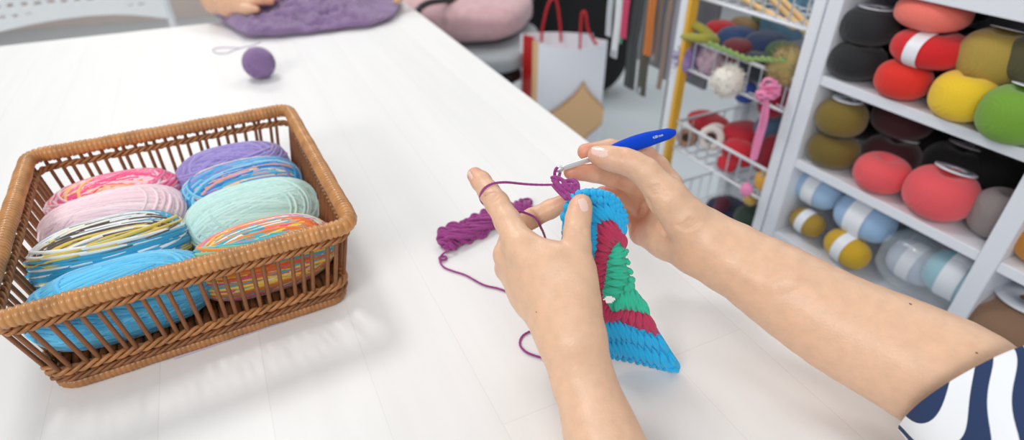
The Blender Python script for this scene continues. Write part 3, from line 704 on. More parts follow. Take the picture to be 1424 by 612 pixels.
# flatten across the face
mw = np.array([v.co for v in ob.data.vertices]); c_ = hpth-WORLD['handle']
for v in ob.data.vertices:
    p = np.array(v.co); k_ = int(np.argmin(np.linalg.norm(c_-p, axis=1))); dd = np.dot(p-c_[k_], nrm); v.co = Vector(p-nrm*dd*.35)
fc = bpy.data.curves.new('size_mark', 'FONT'); fc.body = '4.00 mm'; fc.size = .0036; fc.extrude = .0001; fc.align_x = 'CENTER'; fc.align_y = 'CENTER'
fc.materials.append(mat('mark_silver', '#e6edf7', .4))
xd = hd if hd[0] > 0 else -hd; yd = np.cross(nrm, xd)
pos = hpth[30]+nrm*(wid[30]*.655+.0001)
ft = bpy.data.objects.new('size_mark_text', fc); me_t = bpy.data.meshes.new_from_object(ft); bpy.data.objects.remove(ft)
fo = bpy.data.objects.new('size_mark', me_t); COL.objects.link(fo)
fo.parent = hk; fo.matrix_local = Matrix(((xd[0], yd[0], nrm[0], 0), (xd[1], yd[1], nrm[1], 0), (xd[2], yd[2], nrm[2], 0), (0, 0, 0, 1)))
fo.location = Vector(pos-WORLD['crochet_hook']); WORLD[fo.name] = pos

# ------------------------------------------------------------------ plum yarn: small hank on the table and the working strand over the forefinger
tz = lambda u, v, up=.0014: tuple(atz(u, v, TABLE_Z+up))
hank = thing('yarn_hank', atz(660, 330), 'loose tangled hank of plum yarn on the table, its strand running over the forefinger', 'yarn')
ctr = spline(np.array([tz(613, 346, 0), tz(635, 336, 0), (tz(668, 321, 0)), tz(700, 306, 0), tz(722, 295, 0), tz(738, 289, 0)]), 80)
Tn = np.gradient(ctr, axis=0); Tn /= np.linalg.norm(Tn, axis=1)[:, None]; sdv = np.stack([-Tn[:, 1], Tn[:, 0], Tn[:, 2]], 1)
g = Geo(); R = np.random.default_rng(5)
s = np.linspace(0, 1, 80)
wv = np.interp(s, [0, .08, .35, .7, .9, 1], [.009, .0175, .0165, .0115, .0085, .006]); hz = np.interp(s, [0, .1, .5, .9, 1], [.006, .017, .016, .011, .005])
for i in range(34):
    f = R.uniform(1.0, 2.4) if i % 2 else R.uniform(2.4, 4.4); ph = R.uniform(0, 6.28); q = 2*PI*f*s+ph; am = R.uniform(.45, 1.0); a0, a1 = R.uniform(0, .08), R.uniform(.9, 1)
    if i % 3 == 0: a1 = R.uniform(.5, .8)
    x = am*wv*np.cos(q); z = .0016+hz*(.5+.5*am*np.sin(q*(1 if i % 2 else 1.13)))
    k = (s >= a0) & (s <= a1)
    g.add(tube((ctr+sdv*x[:, None]+np.array([0, 0, 1.])*z[:, None])[k], .0019, 7, round_ends=True))
for c_, rr_ in (((731, 285), .0085), ((616, 360), .004), ((627, 322), .006)):
    a = np.linspace(0, 2*PI, 24, endpoint=False); p = np.array(tz(*c_))
    for kz in range(2 if rr_ > .007 else 1): g.add(tube(p+np.stack([np.cos(a)*rr_*(1-.2*kz), np.sin(a)*rr_*.85*(1-.2*kz), .002*kz+.001+.004*(1+np.sin(a+1))*.5*(rr_ > .005)], 1), .0016, 6, True))
build('tangle', g, cm['plum'], hank)
W = [tuple(atd(*q)) for q in [(769, 257, .5185), (750, 257, .517), (730, 256, .5135), (708, 253.8, .5055), (696, 253.8, .5020), (685, 255.5, .5008), (676, 260, .5022), (670.5, 266, .506), (668, 273, .512), (669.5, 280, .520), (676, 286, .528), (690, 292, .532), (708, 294, .528), (722, 294, .523), (733, 297, .5225), (741, 300.5, .524), (746, 304.5, .5225), (749.5, 309.5, .521), (752, 316, .527), (758, 330, .560), (775, 380, .585)]]
W += [tz(806, 455), tz(800, 498), tz(780, 502), tz(762, 499), tz(745, 495), tz(731, 489), tz(723, 479), tz(726, 468), tz(737, 461), tz(752, 457), tz(764, 446), tz(752, 428), tz(730, 415), tz(712, 408), tz(692, 401), tz(672, 396), tz(648, 383), tz(630, 377), tz(618, 372), tz(612, 364), tz(614, 355, .004), tz(625, 347, .008)]
P = spline(np.array(W), 420)
g = Geo()
tw = np.linspace(0, 1, 420)*2*PI*150
for k in (0, PI):            # two plies twisted round each other
    Tn = np.gradient(P, axis=0); Tn /= np.linalg.norm(Tn, axis=1)[:, None]
    a = np.cross(Tn, [.31, .2, .93]); a /= np.linalg.norm(a, axis=1)[:, None]; b_ = np.cross(Tn, a)
    P5 = P
    g.add(tube(P5+(a*np.cos(tw+k)[:, None]+b_*np.sin(tw+k)[:, None])*.00035, .00098, 6))
build('strand', g, cm['plum'], hank)
# ------------------------------------------------------------------ purple knitting, its little ball, and the second person's arm
pk = mat('purple_knit', '#8f729f', .9, bump=(200, 1.0, .006), sheen=.4, var=(60, .12))
ol = spline(np.array([atz(*q) for q in [(289, 20), (308, 35), (330, 50), (346, 56), (380, 55), (420, 51.5), (460, 47), (480, 43.5), (512, 41), (540, 33), (553, 24), (557, 8), (548, -14), (480, -22), (420, -20), (370, -10), (328, -2), (300, 8)]]), 150, True)
cc = ol.mean(0); V = []; R_ = 44
for i in range(R_):
    a = i/(R_-1)
    if a < .18: sc, z = .93+.07*math.sin(a/.18*PI/2), .002+.016*a/.18
    else:
        q = (a-.18)/.82; sc, z = 1-q, .018+.042*(1-(1-min(q*1.25, 1))**2.2)
    for p in ol: V.append((cc[0]+(p[0]-cc[0])*sc, cc[1]+(p[1]-cc[1])*sc, TABLE_Z+z))
V = np.array(V); nz = -np.abs(vnoise(V, 75, 3))*.028-np.abs(vnoise(V, 150, 4))*.012+vnoise(V, 22, 8)*.016+.016; hh = np.clip((V[:, 2]-TABLE_Z)/.04, 0, 1)
V[:, 2] += nz*hh; V[:, :2] += (vnoise(V, 90, 5)*.0035)[:, None]*np.array([.6, -.8])
V[:, 2] = np.maximum(V[:, 2], TABLE_Z+.0015)
F = grid_faces(R_, 150, False, True)
o = build('knitting', (V, F), pk); tag(o, 'large folded piece of purple cable knitting lying at the far edge of the table', 'knitting')
bp_ = atz(362, 111, TABLE_Z); br_ = .0305; bc = bp_+np.array([0, .012, br_])
g = Geo(); c_ = superell(br_*.97, br_*.95, br_*.98, 1, 1, 28, 16); g.add(xf(c_, np.eye(3), bc)); R = np.random.default_rng(3)
for i in range(70):
    nn = R.normal(size=3) if i % 8 == 0 else nn+R.normal(size=3)*.09
    nn = nn/np.linalg.norm(nn); e_ = np.cross(nn, [.3, .5, .8]); e_ /= np.linalg.norm(e_); f_ = np.cross(nn, e_); a = np.linspace(0, 2*PI, 40, endpoint=False); c0 = R.uniform(-.5, .5)
    d = c0*nn+math.sqrt(1-c0*c0)*(np.cos(a)[:, None]*e_+np.sin(a)[:, None]*f_)
    g.add(tube(bc+d*br_*np.array([1, .97, .985]), .0014, 5, True))
thr = mat('lilac_thread', '#a58db5', .8)
yb_ = build('yarn_ball', g, mat('purple_yarn', '#866a9a', .85, sheen=.4)); tag(yb_, 'small round ball of purple yarn on the table behind the wicker basket', 'yarn ball')
P = spline(np.array([bc+np.array([0, -.005, br_*.98])]+[atz(u, v, TABLE_Z+.001) for u, v in [(346, 67), (328, 66.5), (310, 66), (299, 67.5), (296, 70.5), (302, 74), (315, 74), (325, 70), (338, 66), (352, 63), (362, 58)]]), 80)
build('thread', tube(P, .0009, 5), thr, yb_, label='pale lilac end of thread')
arm2 = chain([(250, -170, 1.85, .043), (283, -45, 1.60, .037), (300, 0, 1.49, .031), (318, 6, 1.46, .026)], .02)
arm2 += chain([(318, 6, 1.46, .025), (345, -2, 1.45, .021), (356, -6, 1.45, .018)], .015)
arm2 += chain([(318, 8, 1.455, .024), (342, 7, 1.435, .017), (350, 6, 1.43, .014)], .015)
for q, (tu, tv, td) in enumerate([(377, 3, 1.425), (385, -4, 1.435), (388, -11, 1.45), (384, -18, 1.46)]):
    arm2 += chain([(349, 5-5*q, 1.435+.008*q, .0115), (363, 1-5*q, 1.415+.008*q, .0098), (tu, tv, td, .0078)], .005)
arm2 += chain([(328, 10, 1.44, .015), (343, 14, 1.415, .0115), (357, 13, 1.41, .0085)], .006)
arm2 += chain([(590, -60, 1.75, .03), (570, -22, 1.62, .022), (558, -8, 1.585, .012), (551, 2, 1.57, .009)], .01)
A2 = Field(arm2, .0030); VA = A2.mesh()
p2 = thing('person', atz(300, 10), 'second person mostly outside the picture, bare forearm and hand resting on the purple knitting', 'person')
build('body', Geo().add(VA, blush(VA[0], [(375, 2, 1.42, .03, .8)])*np.array([.90, .84, .82])), skin, p2)

# ------------------------------------------------------------------ white perforated chair across the table
ca = np.array([math.cos(TAZ), math.sin(TAZ), 0])
CP0 = atd(150, 23, 1.953)
cn_ = np.array([-ca[1], ca[0], 0])
def chair_hit(u, v):
    r = ray(u, v); k = np.dot(CP0-CAM0, cn_)/np.dot(r, cn_); return CAM0+r*k
def pa(u, v):
    p = chair_hit(u, v); return np.dot(p-CP0, ca), p[2]
bot = [pa(u, v) for u, v in [(-60, 62), (0, 45.5), (40, 36.5), (84, 29), (120, 24.5), (158, 22), (190, 22.5), (230, 26)]]
ba = np.array([q[0] for q in bot]); bz = np.array([q[1] for q in bot])
a0, a1, ztop = ba[0], pa(236, 10)[0], .98
chr_ = thing('perforated_chair', (CP0[0], CP0[1], 0), 'white chair with a perforated backrest standing across the table at the far left', 'chair')
wp = mat('white_plastic', '#eef1f3', .4)
na, nzz = 150, 90; av = np.linspace(a0, a1, na)
G0 = np.zeros((na, nzz, 3))
for i, a in enumerate(av):
    zb = np.interp(a, ba, bz)
    for j in range(nzz): G0[i, j] = CP0*np.array([1, 1, 0])+ca*a+np.array([0, 0, zb+(ztop-zb)*j/(nzz-1)])+cn_*.02*math.sin((a-a0)/(a1-a0)*PI)
F = grid_faces(na, nzz); fa = av[F[:, 0]//nzz]+(av[1]-av[0])/2; fz = G0.reshape(-1, 3)[F].mean(1)[:, 2]
zb_ = np.interp(fa, ba, bz)
hole = (((fa+.008) % .036 < .019) & (((fz-.665) % .034) < .011) & (fz-zb_ > .03) & (fa < a1-.07) & (fa > a0+.05) & (fz < ztop-.05) & (fz > .67))
o = build('backrest', (G0.reshape(-1, 3), F[~hole]), wp, chr_); so = o.modifiers.new('thick', 'SOLIDIFY'); so.thickness = .008
for a, t0 in ((a1-.005, 0), (a0+.005, 0)):
    b0 = CP0*np.array([1, 1, 0])+ca*a
    build('leg', tube(np.array([b0+np.array([0, 0, .95]), b0+np.array([0, 0, .5]), b0+cn_*.03]), .0125, 10), wp, chr_)
    b1 = b0-cn_*.40
    build('leg', tube(np.array([b1+np.array([0, 0, .44]), b1]), .0125, 10), wp, chr_)
m0 = CP0*np.array([1, 1, 0])+ca*(a0+a1)/2-cn_*.2
build('seat', xf(superell((a1-a0)/2, .215, .014, .3, .35, 40, 10), np.array([ca, cn_, [0, 0, 1]]), m0+np.array([0, 0, .452])), wp, chr_)

# ------------------------------------------------------------------ grey chair with a pink garment, beyond the table's right edge
sa = np.array([.98, -.2, 0]); sb = np.array([.2, .98, 0]); gc = np.array([-.194, 2.458, 0])
gch = thing('grey_armchair', gc, 'grey chair with a black tube armrest beyond the far right table corner', 'chair')
MM = np.array([sa, sb, [0, 0, 1]])
build('seat', xf(superell(.29, .30, .045, .45, .55, 48, 14), MM, gc+np.array([0, 0, .42])), mat('grey_fabric', '#a3a8ac', .85, var=(60, .06), bump=(400, .3, .001)), gch)
blk = mat('black_frame', '#101113', .45)
build('seat_frame', xf(superell(.285, .295, .03, .4, .55, 40, 10), MM, gc+np.array([0, 0, .36])), blk, gch)
build('armrest', tube(spline(np.array([gc+sa*-.31+sb*-.12+np.array([0, 0, .36])]+[atd(*q) for q in [(577, 24, 1.98), (581, 15, 2.0), (588, 8, 2.04), (603, 2.5, 2.12), (640, -1, 2.30), (680, -5, 2.5)]]), 50), .011, 10), blk, gch)
for x, y in ((-.24, -.25), (.24, -.25), (.24, .25), (-.24, .25)):
    build('leg', tube(np.array([gc+sa*x+sb*y+np.array([0, 0, .36]), gc+sa*x*1.1+sb*y*1.1]), .013, 8), blk, gch)
build('backrest', xf(superell(.27, .05, .25, .5, .6, 40, 16), MM, gc+sb*.31+np.array([0, 0, .74])), _mats['grey_fabric'], gch)
Vp, Fp = superell(.29, .275, .085, .6, .6, 72, 30); Vp = Vp+np.stack([vnoise(Vp, 14, 1), vnoise(Vp, 14, 2), vnoise(Vp, 12, 3)], 1)*.012
Vp[:, 0] -= .035; Vp[:, 1] += .045
o = build('pink_garment', xf((Vp, Fp), MM, gc+np.array([0, 0, .54])), mat('pink_wool', '#cba4a8', .95, var=(30, .12), bump=(200, .5, .003), sheen=.3)); tag(o, 'dusty pink garment heaped over the seat of the grey chair', 'garment')

# ------------------------------------------------------------------ paper bag and the black bag behind it
FL = np.array([.077, 2.158, 0]); FR = np.array([.353, 2.158, 0]); bd = (FR-FL)/np.linalg.norm(FR-FL); bw = np.linalg.norm(FR-FL); bn = np.array([-.477, .879, 0]); bdp = .092; bh = .520
pb = thing('paper_bag', FL+bd*bw/2, 'white paper shopping bag with red cord handles and a tan ornament', 'paper bag')
pap = mat('bag_white', '#f1f2f9', .5); redp = mat('bag_red', '#c2201f', .5); tanp = mat('bag_tan', '#e8bd8c', .5); tand = mat('bag_brown', '#b98249', .5)
def bagp(x, y, z): return FL+bd*x+bn*y+np.array([0, 0, z])
nb_, nz_ = 56, 40; Vb = []
for j in range(nz_):
    z = bh*j/(nz_-1); tp = (z/bh)
    for i in range(nb_):
        s_ = i/nb_*4; k = int(s_); f = s_-k
        x, y = [(f*bw, 0), (bw, f*bdp), (bw-f*bw, bdp), (0, bdp-f*bdp)][k]
        if k == 1: x -= .028*math.sin(f*PI)*tp*1.0
        if k == 3: x += .026*math.sin(f*PI)*tp
        if k == 0: y -= .022*math.sin(f*PI)*tp**2
        if k == 2: y += .030*math.sin(f*PI)*tp**2
        zz = z-(.030*math.sin(f*PI)*tp**6 if k == 0 else 0)
        Vb.append(bagp(x, y, zz))
Fb = grid_faces(nz_, nb_, False, True)[:, ::-1]; col_i = Fb[:, 0] % nb_; col_i = np.minimum(Fb % nb_, 999); ci_ = np.where((Fb % nb_).max(1)-(Fb % nb_).min(1) > 5, nb_-1, (Fb % nb_).min(1))
g = Geo(); g.add((np.array(Vb), Fb)); mi_ = np.zeros(len(Fb), int); mi_[(ci_ >= 43) & (ci_ < 54)] = 1; mi_[(ci_ < 1) | (ci_ >= 55)] = 2; g.M = [mi_]
g.add((np.array([bagp(0, 0, .004), bagp(bw, 0, .004), bagp(bw, bdp, .004), bagp(0, bdp, .004)]), np.array([(0, 1, 2, 3)])))
o = build('bag_body', g, [pap, redp, tanp], pb, smooth=False); so = o.modifiers.new('thick', 'SOLIDIFY'); so.thickness = .0012; so.offset = 0
def bagpx(u, v, off):
    r = ray(u, v); n_ = np.array([-bd[1], bd[0], 0]); k = np.dot(FL-n_*off-CAM0, n_)/np.dot(r, n_); return CAM0+r*k
half = [(0, 1), (.10, .80), (.26, .60), (.46, .42), (.66, .24), (.86, .12), (1.0, 0.0)]
ring = half+[(x, -z) for x, z in half[-2::-1]]+[(-x, -z) for x, z in half[1:]]+[(-x, z) for x, z in half[-2:0:-1]]
ctr_ = bagpx(804, 158, 0); cx_, cz_ = np.dot(ctr_-FL, bd), ctr_[2]
for nm, sc, off, m_, lab in (('ornament_edge', 1.0, .0205, tand, 'brown outline of the ornament'), ('ornament', .93, .0212, tanp, 'tan ornament printed on the bag')):
    V2 = [];
    for d_ in (0, .0012):
        for x, z in ring: V2.append(bagp(min(cx_+x*.135*sc, bw-.003), -off+d_, max(cz_+z*.142*sc, .003)))
    n_ = len(ring); V2 = np.array(V2); V2 = np.concatenate([V2, V2[:n_].mean(0, keepdims=True)]); ii_ = np.arange(n_)
    build(nm, (V2, [np.stack([ii_, (ii_+1) % n_, (ii_+1) % n_+n_, ii_+n_], 1), np.stack([np.full(n_, 2*n_), (ii_+1) % n_, ii_], 1)]), m_, pb, smooth=False, label=lab)
cord = mat('cord_red', '#c3202c', .6)
build('handle', tube(spline(np.array([bagp(.08, bdp, bh-.03), bagp(.085, bdp+.005, bh+.02), bagp(.108, bdp+.01, bh+.11), bagp(.135, bdp+.012, bh+.125), bagp(.15, bdp+.008, bh+.05), bagp(.155, bdp, bh-.03)]), 40), .005, 8), cord, pb, label='red cord handle')
build('handle', tube(spline(np.array([bagp(.175, -.006, bh-.05), bagp(.178, .005, bh-.005), bagp(.192, .03, bh+.085), bagp(.206, .03, bh+.09), bagp(.215, .02, bh+.03), bagp(.245, -.004, bh-.03)]), 40), .005, 8), cord, pb, label='red cord handle')
Vk, Fk = superell(.27, .13, .50, .55, .7, 48, 30); Vk = Vk+np.stack([vnoise(Vk, 9, 11), vnoise(Vk, 9, 12), vnoise(Vk, 7, 13)*.3], 1)*.013
o = build('black_bag', (Vk+np.array([.335, 2.97, .50]), Fk), mat('black_cloth', '#0d0d10', .8, bump=(60, .3, .004))); tag(o, 'large black bag standing behind the white paper bag', 'bag')

# ------------------------------------------------------------------ frame of the shelving: s along the front, t into it, z up
S0 = atd(1068, 322, 1.265); E1 = np.array([.465, -.885, 0]); E1 /= np.linalg.norm(E1); E2 = np.array([-E1[1], E1[0], 0]); SM = np.array([E1, E2, [0, 0, 1.0]]); SO = np.array([S0[0], S0[1], 0])
def sw_(s, t, z): return SO+E1*s+E2*t+np.array([0, 0, z])
def spx(u, v, t=0.0):
    r = ray(u, v); k = (np.dot(S0-CAM0, E2)+t)/np.dot(r, E2); P = CAM0+r*k; return np.dot(P-S0, E1), P[2]
def sbox(lo, hi): return xf(box(lo, hi), SM, SO)
shf = thing('yarn_shelf', sw_(.18, .15, 0), 'white open shelf unit filled with balls of yarn at the right', 'shelf unit')
lam = mat('shelf_white', '#e6e9f1', .45, var=(4, .015))
TOPZ = 1.06; SD = .30; S1, S2, S3 = .797, .626, .452
build('side_panel', sbox((-.016, 0, 0), (.012, SD, TOPZ)), lam, shf, smooth=False, bevel=.002)
build('divider', sbox((.358, 0, 0), (.386, SD, TOPZ)), lam, shf, smooth=False, bevel=.002)
build('side_panel', sbox((.732, 0, 0), (.760, SD, TOPZ)), lam, shf, smooth=False, bevel=.002)
build('back_panel', sbox((-.016, SD, 0), (.76, SD+.008, TOPZ)), lam, shf, smooth=False)
for b0, b1 in ((.012, .358), (.386, .732)):
    for zt in (S1, S2, S3, .27, .10): build('shelf', sbox((b0, .003, zt-.018), (b1, SD, zt)), lam, shf, smooth=False, bevel=.0015)
build('top_board', sbox((-.016, -.004, .955), (.76, SD+.008, 1.03)), lam, shf, smooth=False, bevel=.002)
build('cornice', sbox((-.02, -.012, 1.03), (.764, SD+.008, 1.06)), lam, shf, smooth=False, bevel=.003)
def ymat(col): return mat('wool_'+col, col, .85, wave=(95, .35, .0012, 'X'), sheen=.25)
lab_m = mat('label_white', '#eceef4', .45); lab_g = mat('label_grey', '#8d94a3', .45)
def disc(parent, c, r, tilt=0, name='paper_disc'):
    n = 40; a = np.linspace(0, 2*PI, n, endpoint=False); V = []
    for rr2, z in ((r*.28, 0), (r*.28, .0012), (r, .0012), (r, 0)): V += [(rr2*math.cos(x), rr2*math.sin(x), z) for x in a]
    V = np.array(V); V = V[:, :]; ct, st = math.cos(tilt), math.sin(tilt); V = V@np.array([[1, 0, 0], [0, ct, st], [0, -st, ct]])
    F = grid_faces(4, n, True, True)
    o = build(name, (V@SM+c, F[:, ::-1]), lab_m, parent)
    V2 = np.array([(rr2*math.cos(x), rr2*math.sin(x), z) for rr2, z in ((r*.5, .0012), (r*.5, .0017), (r*.78, .0017), (r*.78, .0012)) for x in np.linspace(-.9, .9, 20)])@np.array([[1, 0, 0], [0, ct, st], [0, -st, ct]])
    build('print', (V2@SM+c, grid_faces(4, 20, True, False)[:, ::-1]), lab_g, o, label='grey printed arc')
def donut(u, t, z0, a, c, colr, label, lab=False, bandw=0, v=None, grp='balls of yarn on the white shelves', yaw=0, sq=.82, tilt=0):
    s_ = spx(u, v, t)[0]; c0 = sw_(s_, t, z0+c)
    V, F = superell(a, a*.93, c, sq, .95, 44, 24, dimple=.35); R = np.random.default_rng(int(u*7+t*1000))
    ph = np.arctan2(V[:, 1], V[:, 0]); V = V*(1+.010*np.sin(ph*3+R.uniform(0, 6))+.006*vnoise(V, 60, int(u)))[:, None]
    M2 = SM
    if tilt: ct, st = math.cos(tilt), math.sin(tilt); M2 = np.array([[1, 0, 0], [0, ct, st], [0, -st, ct]])@SM
    o = build('yarn_ball', xf((V, F), M2, c0), ymat(colr), origin=c0-np.array([0, 0, c])); tag(o, label, 'yarn ball', grp)
    if lab == 'flat': disc(o, c0+np.array([0, 0, c*.965])+E2*.004, a*.62, -.06)
    elif lab: disc(o, c0+E2*a*.30+np.array([0, 0, c*.93]), a*.58, -.22)
    if bandw:
        k = np.linspace(-bandw, bandw, 6); P = np.linspace(0, 2*PI, 48, endpoint=False); VV = []
        for x in k:
            for p in P:
                ex = (abs(x/a)**(2/.95)); q = (1-min(ex, .99))**(.95/2)
                cy, sz = math.cos(p), math.sin(p)
                VV.append((x, np.sign(cy)*abs(cy)**sq*a*.93*q*1.03+0, np.sign(sz)*abs(sz)**sq*c*(q**.5)*1.03))
        build('paper_band', (np.array(VV)@M2+c0, grid_faces(6, 48, False, True)), lab_m, o, label='white paper band')
    return o
# upper bay
donut(1188, .040, S1, .049, .031, '#17191d', 'black ball of yarn resting on the upper shelf beside the left panel', v=92)
donut(1206, .045, S1+.060, .048, .031, '#1b1d21', 'black ball of yarn with a white disc label, topmost of the black stack', 'flat', v=45)
donut(1256, .025, S1, .042, .031, '#e02a1c', 'orange-red ball of yarn at the bottom of the red stack', v=110)
donut(1293, .040, S1+.056, .057, .028, '#d5161d', 'red ball of yarn with a white paper band, in the middle of the red stack', bandw=.011, v=70)
donut(1296, .045, S1+.108, .054, .026, '#ef7568', 'coral ball of yarn on top of the red stack under the top board', v=22)
donut(1336, .018, S1, .043, .037, '#eec626', 'bright yellow ball of yarn at the front of the upper shelf', v=138)
donut(1380, .055, S1+.052, .050, .040, '#a98f3d', 'mustard ball of yarn with a pale disc label, behind the yellow one', True, v=88)
donut(1384, .075, S1, .045, .027, '#8f7a35', 'dark mustard ball of yarn beneath the mustard one, behind the yellow ball', v=120)
donut(1408, .004, S1, .046, .040, '#72a02f', 'leaf green ball of yarn at the right end of the upper shelf', True, v=168)
donut(1424, .05, S1+.070, .036, .034, '#4c4a2b', 'dark olive brown ball of yarn above the leaf green one', v=110)
donut(1240, .20, S1, .05, .04, '#1a1216', 'near-black ball of yarn deep behind the orange-red one', v=80)
donut(1330, .21, S1, .055, .042, '#2b1410', 'dark brown ball of yarn deep in the upper shelf behind the mustard ones', v=70)
donut(1325, .22, S1+.086, .05, .03, '#15110f', 'black ball of yarn deep in the upper shelf under the top board', v=30)
# middle bay
donut(1156, .040, S2, .047, .032, '#6e5a20', 'olive ball of yarn at the bottom of the olive stack on the middle shelf', v=215)
donut(1168, .040, S2+.062, .045, .035, '#7a6524', 'olive ball of yarn with a white disc label, top of the olive stack', 'flat', v=168)
donut(1243, .105, S2, .050, .036, '#3f0e18', 'maroon ball of yarn, lower of the two maroon ones on the middle shelf', True, v=205)
donut(1256, .110, S2+.074, .052, .036, '#3a0c16', 'maroon ball of yarn on top of the other maroon one', v=165)
donut(1226, .035, S2, .046, .033, '#e6545b', 'coral pink ball of yarn, left of the two on the middle shelf', v=240)
donut(1309, .040, S2, .054, .042, '#e8555d', 'larger coral pink ball with a white disc label on the middle shelf', True, v=265)
donut(1394, .060, S2, .038, .041, '#8b8180', 'grey ball of yarn beside the divider on the middle shelf', v=285)
donut(1335, .16, S2, .055, .04, '#121014', 'black ball of yarn with a disc label behind the larger coral pink one', True, v=215)
donut(1385, .19, S2, .055, .045, '#110f12', 'black ball of yarn at the back right of the middle shelf', v=235)
donut(1300, .22, S2, .055, .04, '#0f0d10', 'black ball of yarn at the back of the middle shelf behind the maroon stack', v=180)
donut(1345, .22, S2+.08, .055, .034, '#141013', 'black ball of yarn lying on another at the back of the middle shelf', v=190)
donut(1195, .20, S2, .05, .04, '#1c0d12', 'near-black ball of yarn behind the olive stack', v=170)
# lower bay: skeins with paper bands
def wrapped(u, v, t, hl, r, colr, label, bw_=.014, yaw=0, cat='yarn skein', grp='banded skeins on the lower shelf'):
    s_, z = spx(u, v, t); c0 = sw_(s_, t, z); cy, sy = math.cos(yaw), math.sin(yaw); M2 = np.array([[cy, sy, 0], [-sy, cy, 0], [0, 0, 1]])@SM
    V, F = superell(r, r, hl, .72, 1, 36, 22); V = V[:, [2, 0, 1]]; V = V*(1+.02*vnoise(V, 50, int(u)))[:, None]
    o = build('yarn_skein', xf((V, F), M2, c0), ymat(colr)); tag(o, label, cat, grp)
    P = np.linspace(0, 2*PI, 40, endpoint=False); VV = np.array([(x, math.cos(p)*r*1.03, math.sin(p)*r*1.03) for x in np.linspace(-bw_, bw_, 4) for p in P])
    build('paper_band', xf((VV, grid_faces(4, 40, False, True)), M2, c0), lab_m, o, label='white paper band')
wrapped(1138, 263, .060, .050, .035, '#a4c2e2', 'light blue skein with a white band at the left end of the lower shelf')
wrapped(1203, 303, .060, .056, .040, '#9dbde0', 'larger light blue skein with a white band, in the middle of the lower shelf', .018)
wrapped(1123, 309, .038, .036, .026, '#a8862f', 'dark mustard skein with a white band at the left front of the lower shelf', .010, -.1)
wrapped(1178, 346, .028, .046, .030, '#cfa41f', 'golden yellow skein with a white band at the front of the lower shelf', .011, -.15)
wrapped(1268, 345, .16, .05, .034, '#6d9db0', 'teal blue skein at the back of the lower shelf behind the plastic bag', .001)
wrapped(1272, 365, .075, .045, .036, '#b9c2d6', 'pale lilac grey skein wrapped in clear plastic on the lower shelf', .012)
wrapped(1330, 385, .055, .048, .040, '#79bccb', 'aqua skein with a white band inside the clear plastic bag', .015, .1)
wrapped(1140, 318, .17, .05, .030, '#8fa8c4', 'grey blue skein at the back of the lower shelf beneath the light blue ones', .012)
s_, z_ = spx(1303, 378, .06)
Vc, Fc = superell(.098, .058, .053, .6, .6, 60, 30); Vc = Vc*(1+.05*vnoise(Vc, 45, 31)+.03*vnoise(Vc, 110, 33))[:, None]
film = mat('clear_film', '#eef3fb', .08, alpha=.24, spec=.9, coat=.6)
o = build('plastic_bag', xf((Vc, Fc), SM, sw_(s_, .065, z_)), film); tag(o, 'crumpled clear plastic bag around the aqua skein on the lower shelf', 'plastic bag')
# right bay
o = donut(1412, .07, S3, .075, .05, '#8a6a52', 'large brown ball of yarn with a white disc label, right of the shelf divider', 'flat', v=445)
donut(1440, .05, S2, .04, .035, '#c88426', 'ochre ball of yarn at the right edge of the picture, past the shelf divider', v=365)

# ------------------------------------------------------------------ wire rack
rk = thing('wire_rack', sw_(-.19, .14, 0), 'white wire basket rack with a yellow strip on its left post, beside the yarn shelf', 'rack')
RL, RR = -.352, -.032
wm_ = mat('wire_white', '#e9edf3', .4); yel = mat('yellow_strip', '#e8b23c', .5)
for s_, nm in ((RL-.012, 'post'), (RR, 'post')):
    build('post', sbox((s_-.011, 0, 0), (s_+.011, .022, 1.12)), wm_, rk, smooth=False, bevel=.002)
    build('post', sbox((s_-.011, .26, 0), (s_+.011, .282, 1.12)), wm_, rk, smooth=False, bevel=.002)
build('yellow_strip', sbox((RL+.002, -.002, 0), (RL+.013, .02, 1.12)), yel, rk, smooth=False, label='yellow strip along the left post')
build('back_panel', sbox((RL-.02, .285, 0), (RR+.012, .292, 1.12)), lam, rk, smooth=False)
for zr, zb in ((.945, .862), (.768, .700), (.566, .496), (.38, .30)):
    g = Geo(); x0, x1 = RL+.018, RR-.012; t0, t1 = .012, .262
    for z, r in ((zr, .0042), (zb, .0036)):
        g.add(tube(np.array([sw_(*q) for q in [(x0, t0, z), (x1, t0, z), (x1, t1, z), (x0, t1, z)]]), r, 8, True))
    fr_ = build('wire_basket', g, wm_, rk)
    g = Geo(); k = 9
    for i in range(k):
        x = x0+(x1-x0)*(i+.5)/k; g.add(tube(np.array([sw_(x, t0, zr), sw_(x, t0, zb), sw_(x, t1, zb), sw_(x, t1, zr)]), .0021, 6))
    for i in range(7):
        t = t0+(t1-t0)*(i+.5)/7; g.add(tube(np.array([sw_(x0, t, zr), sw_(x0, t, zb), sw_(x1, t, zb), sw_(x1, t, zr)]), .0016, 6))
    build('mesh_wires', g, wm_, fr_)
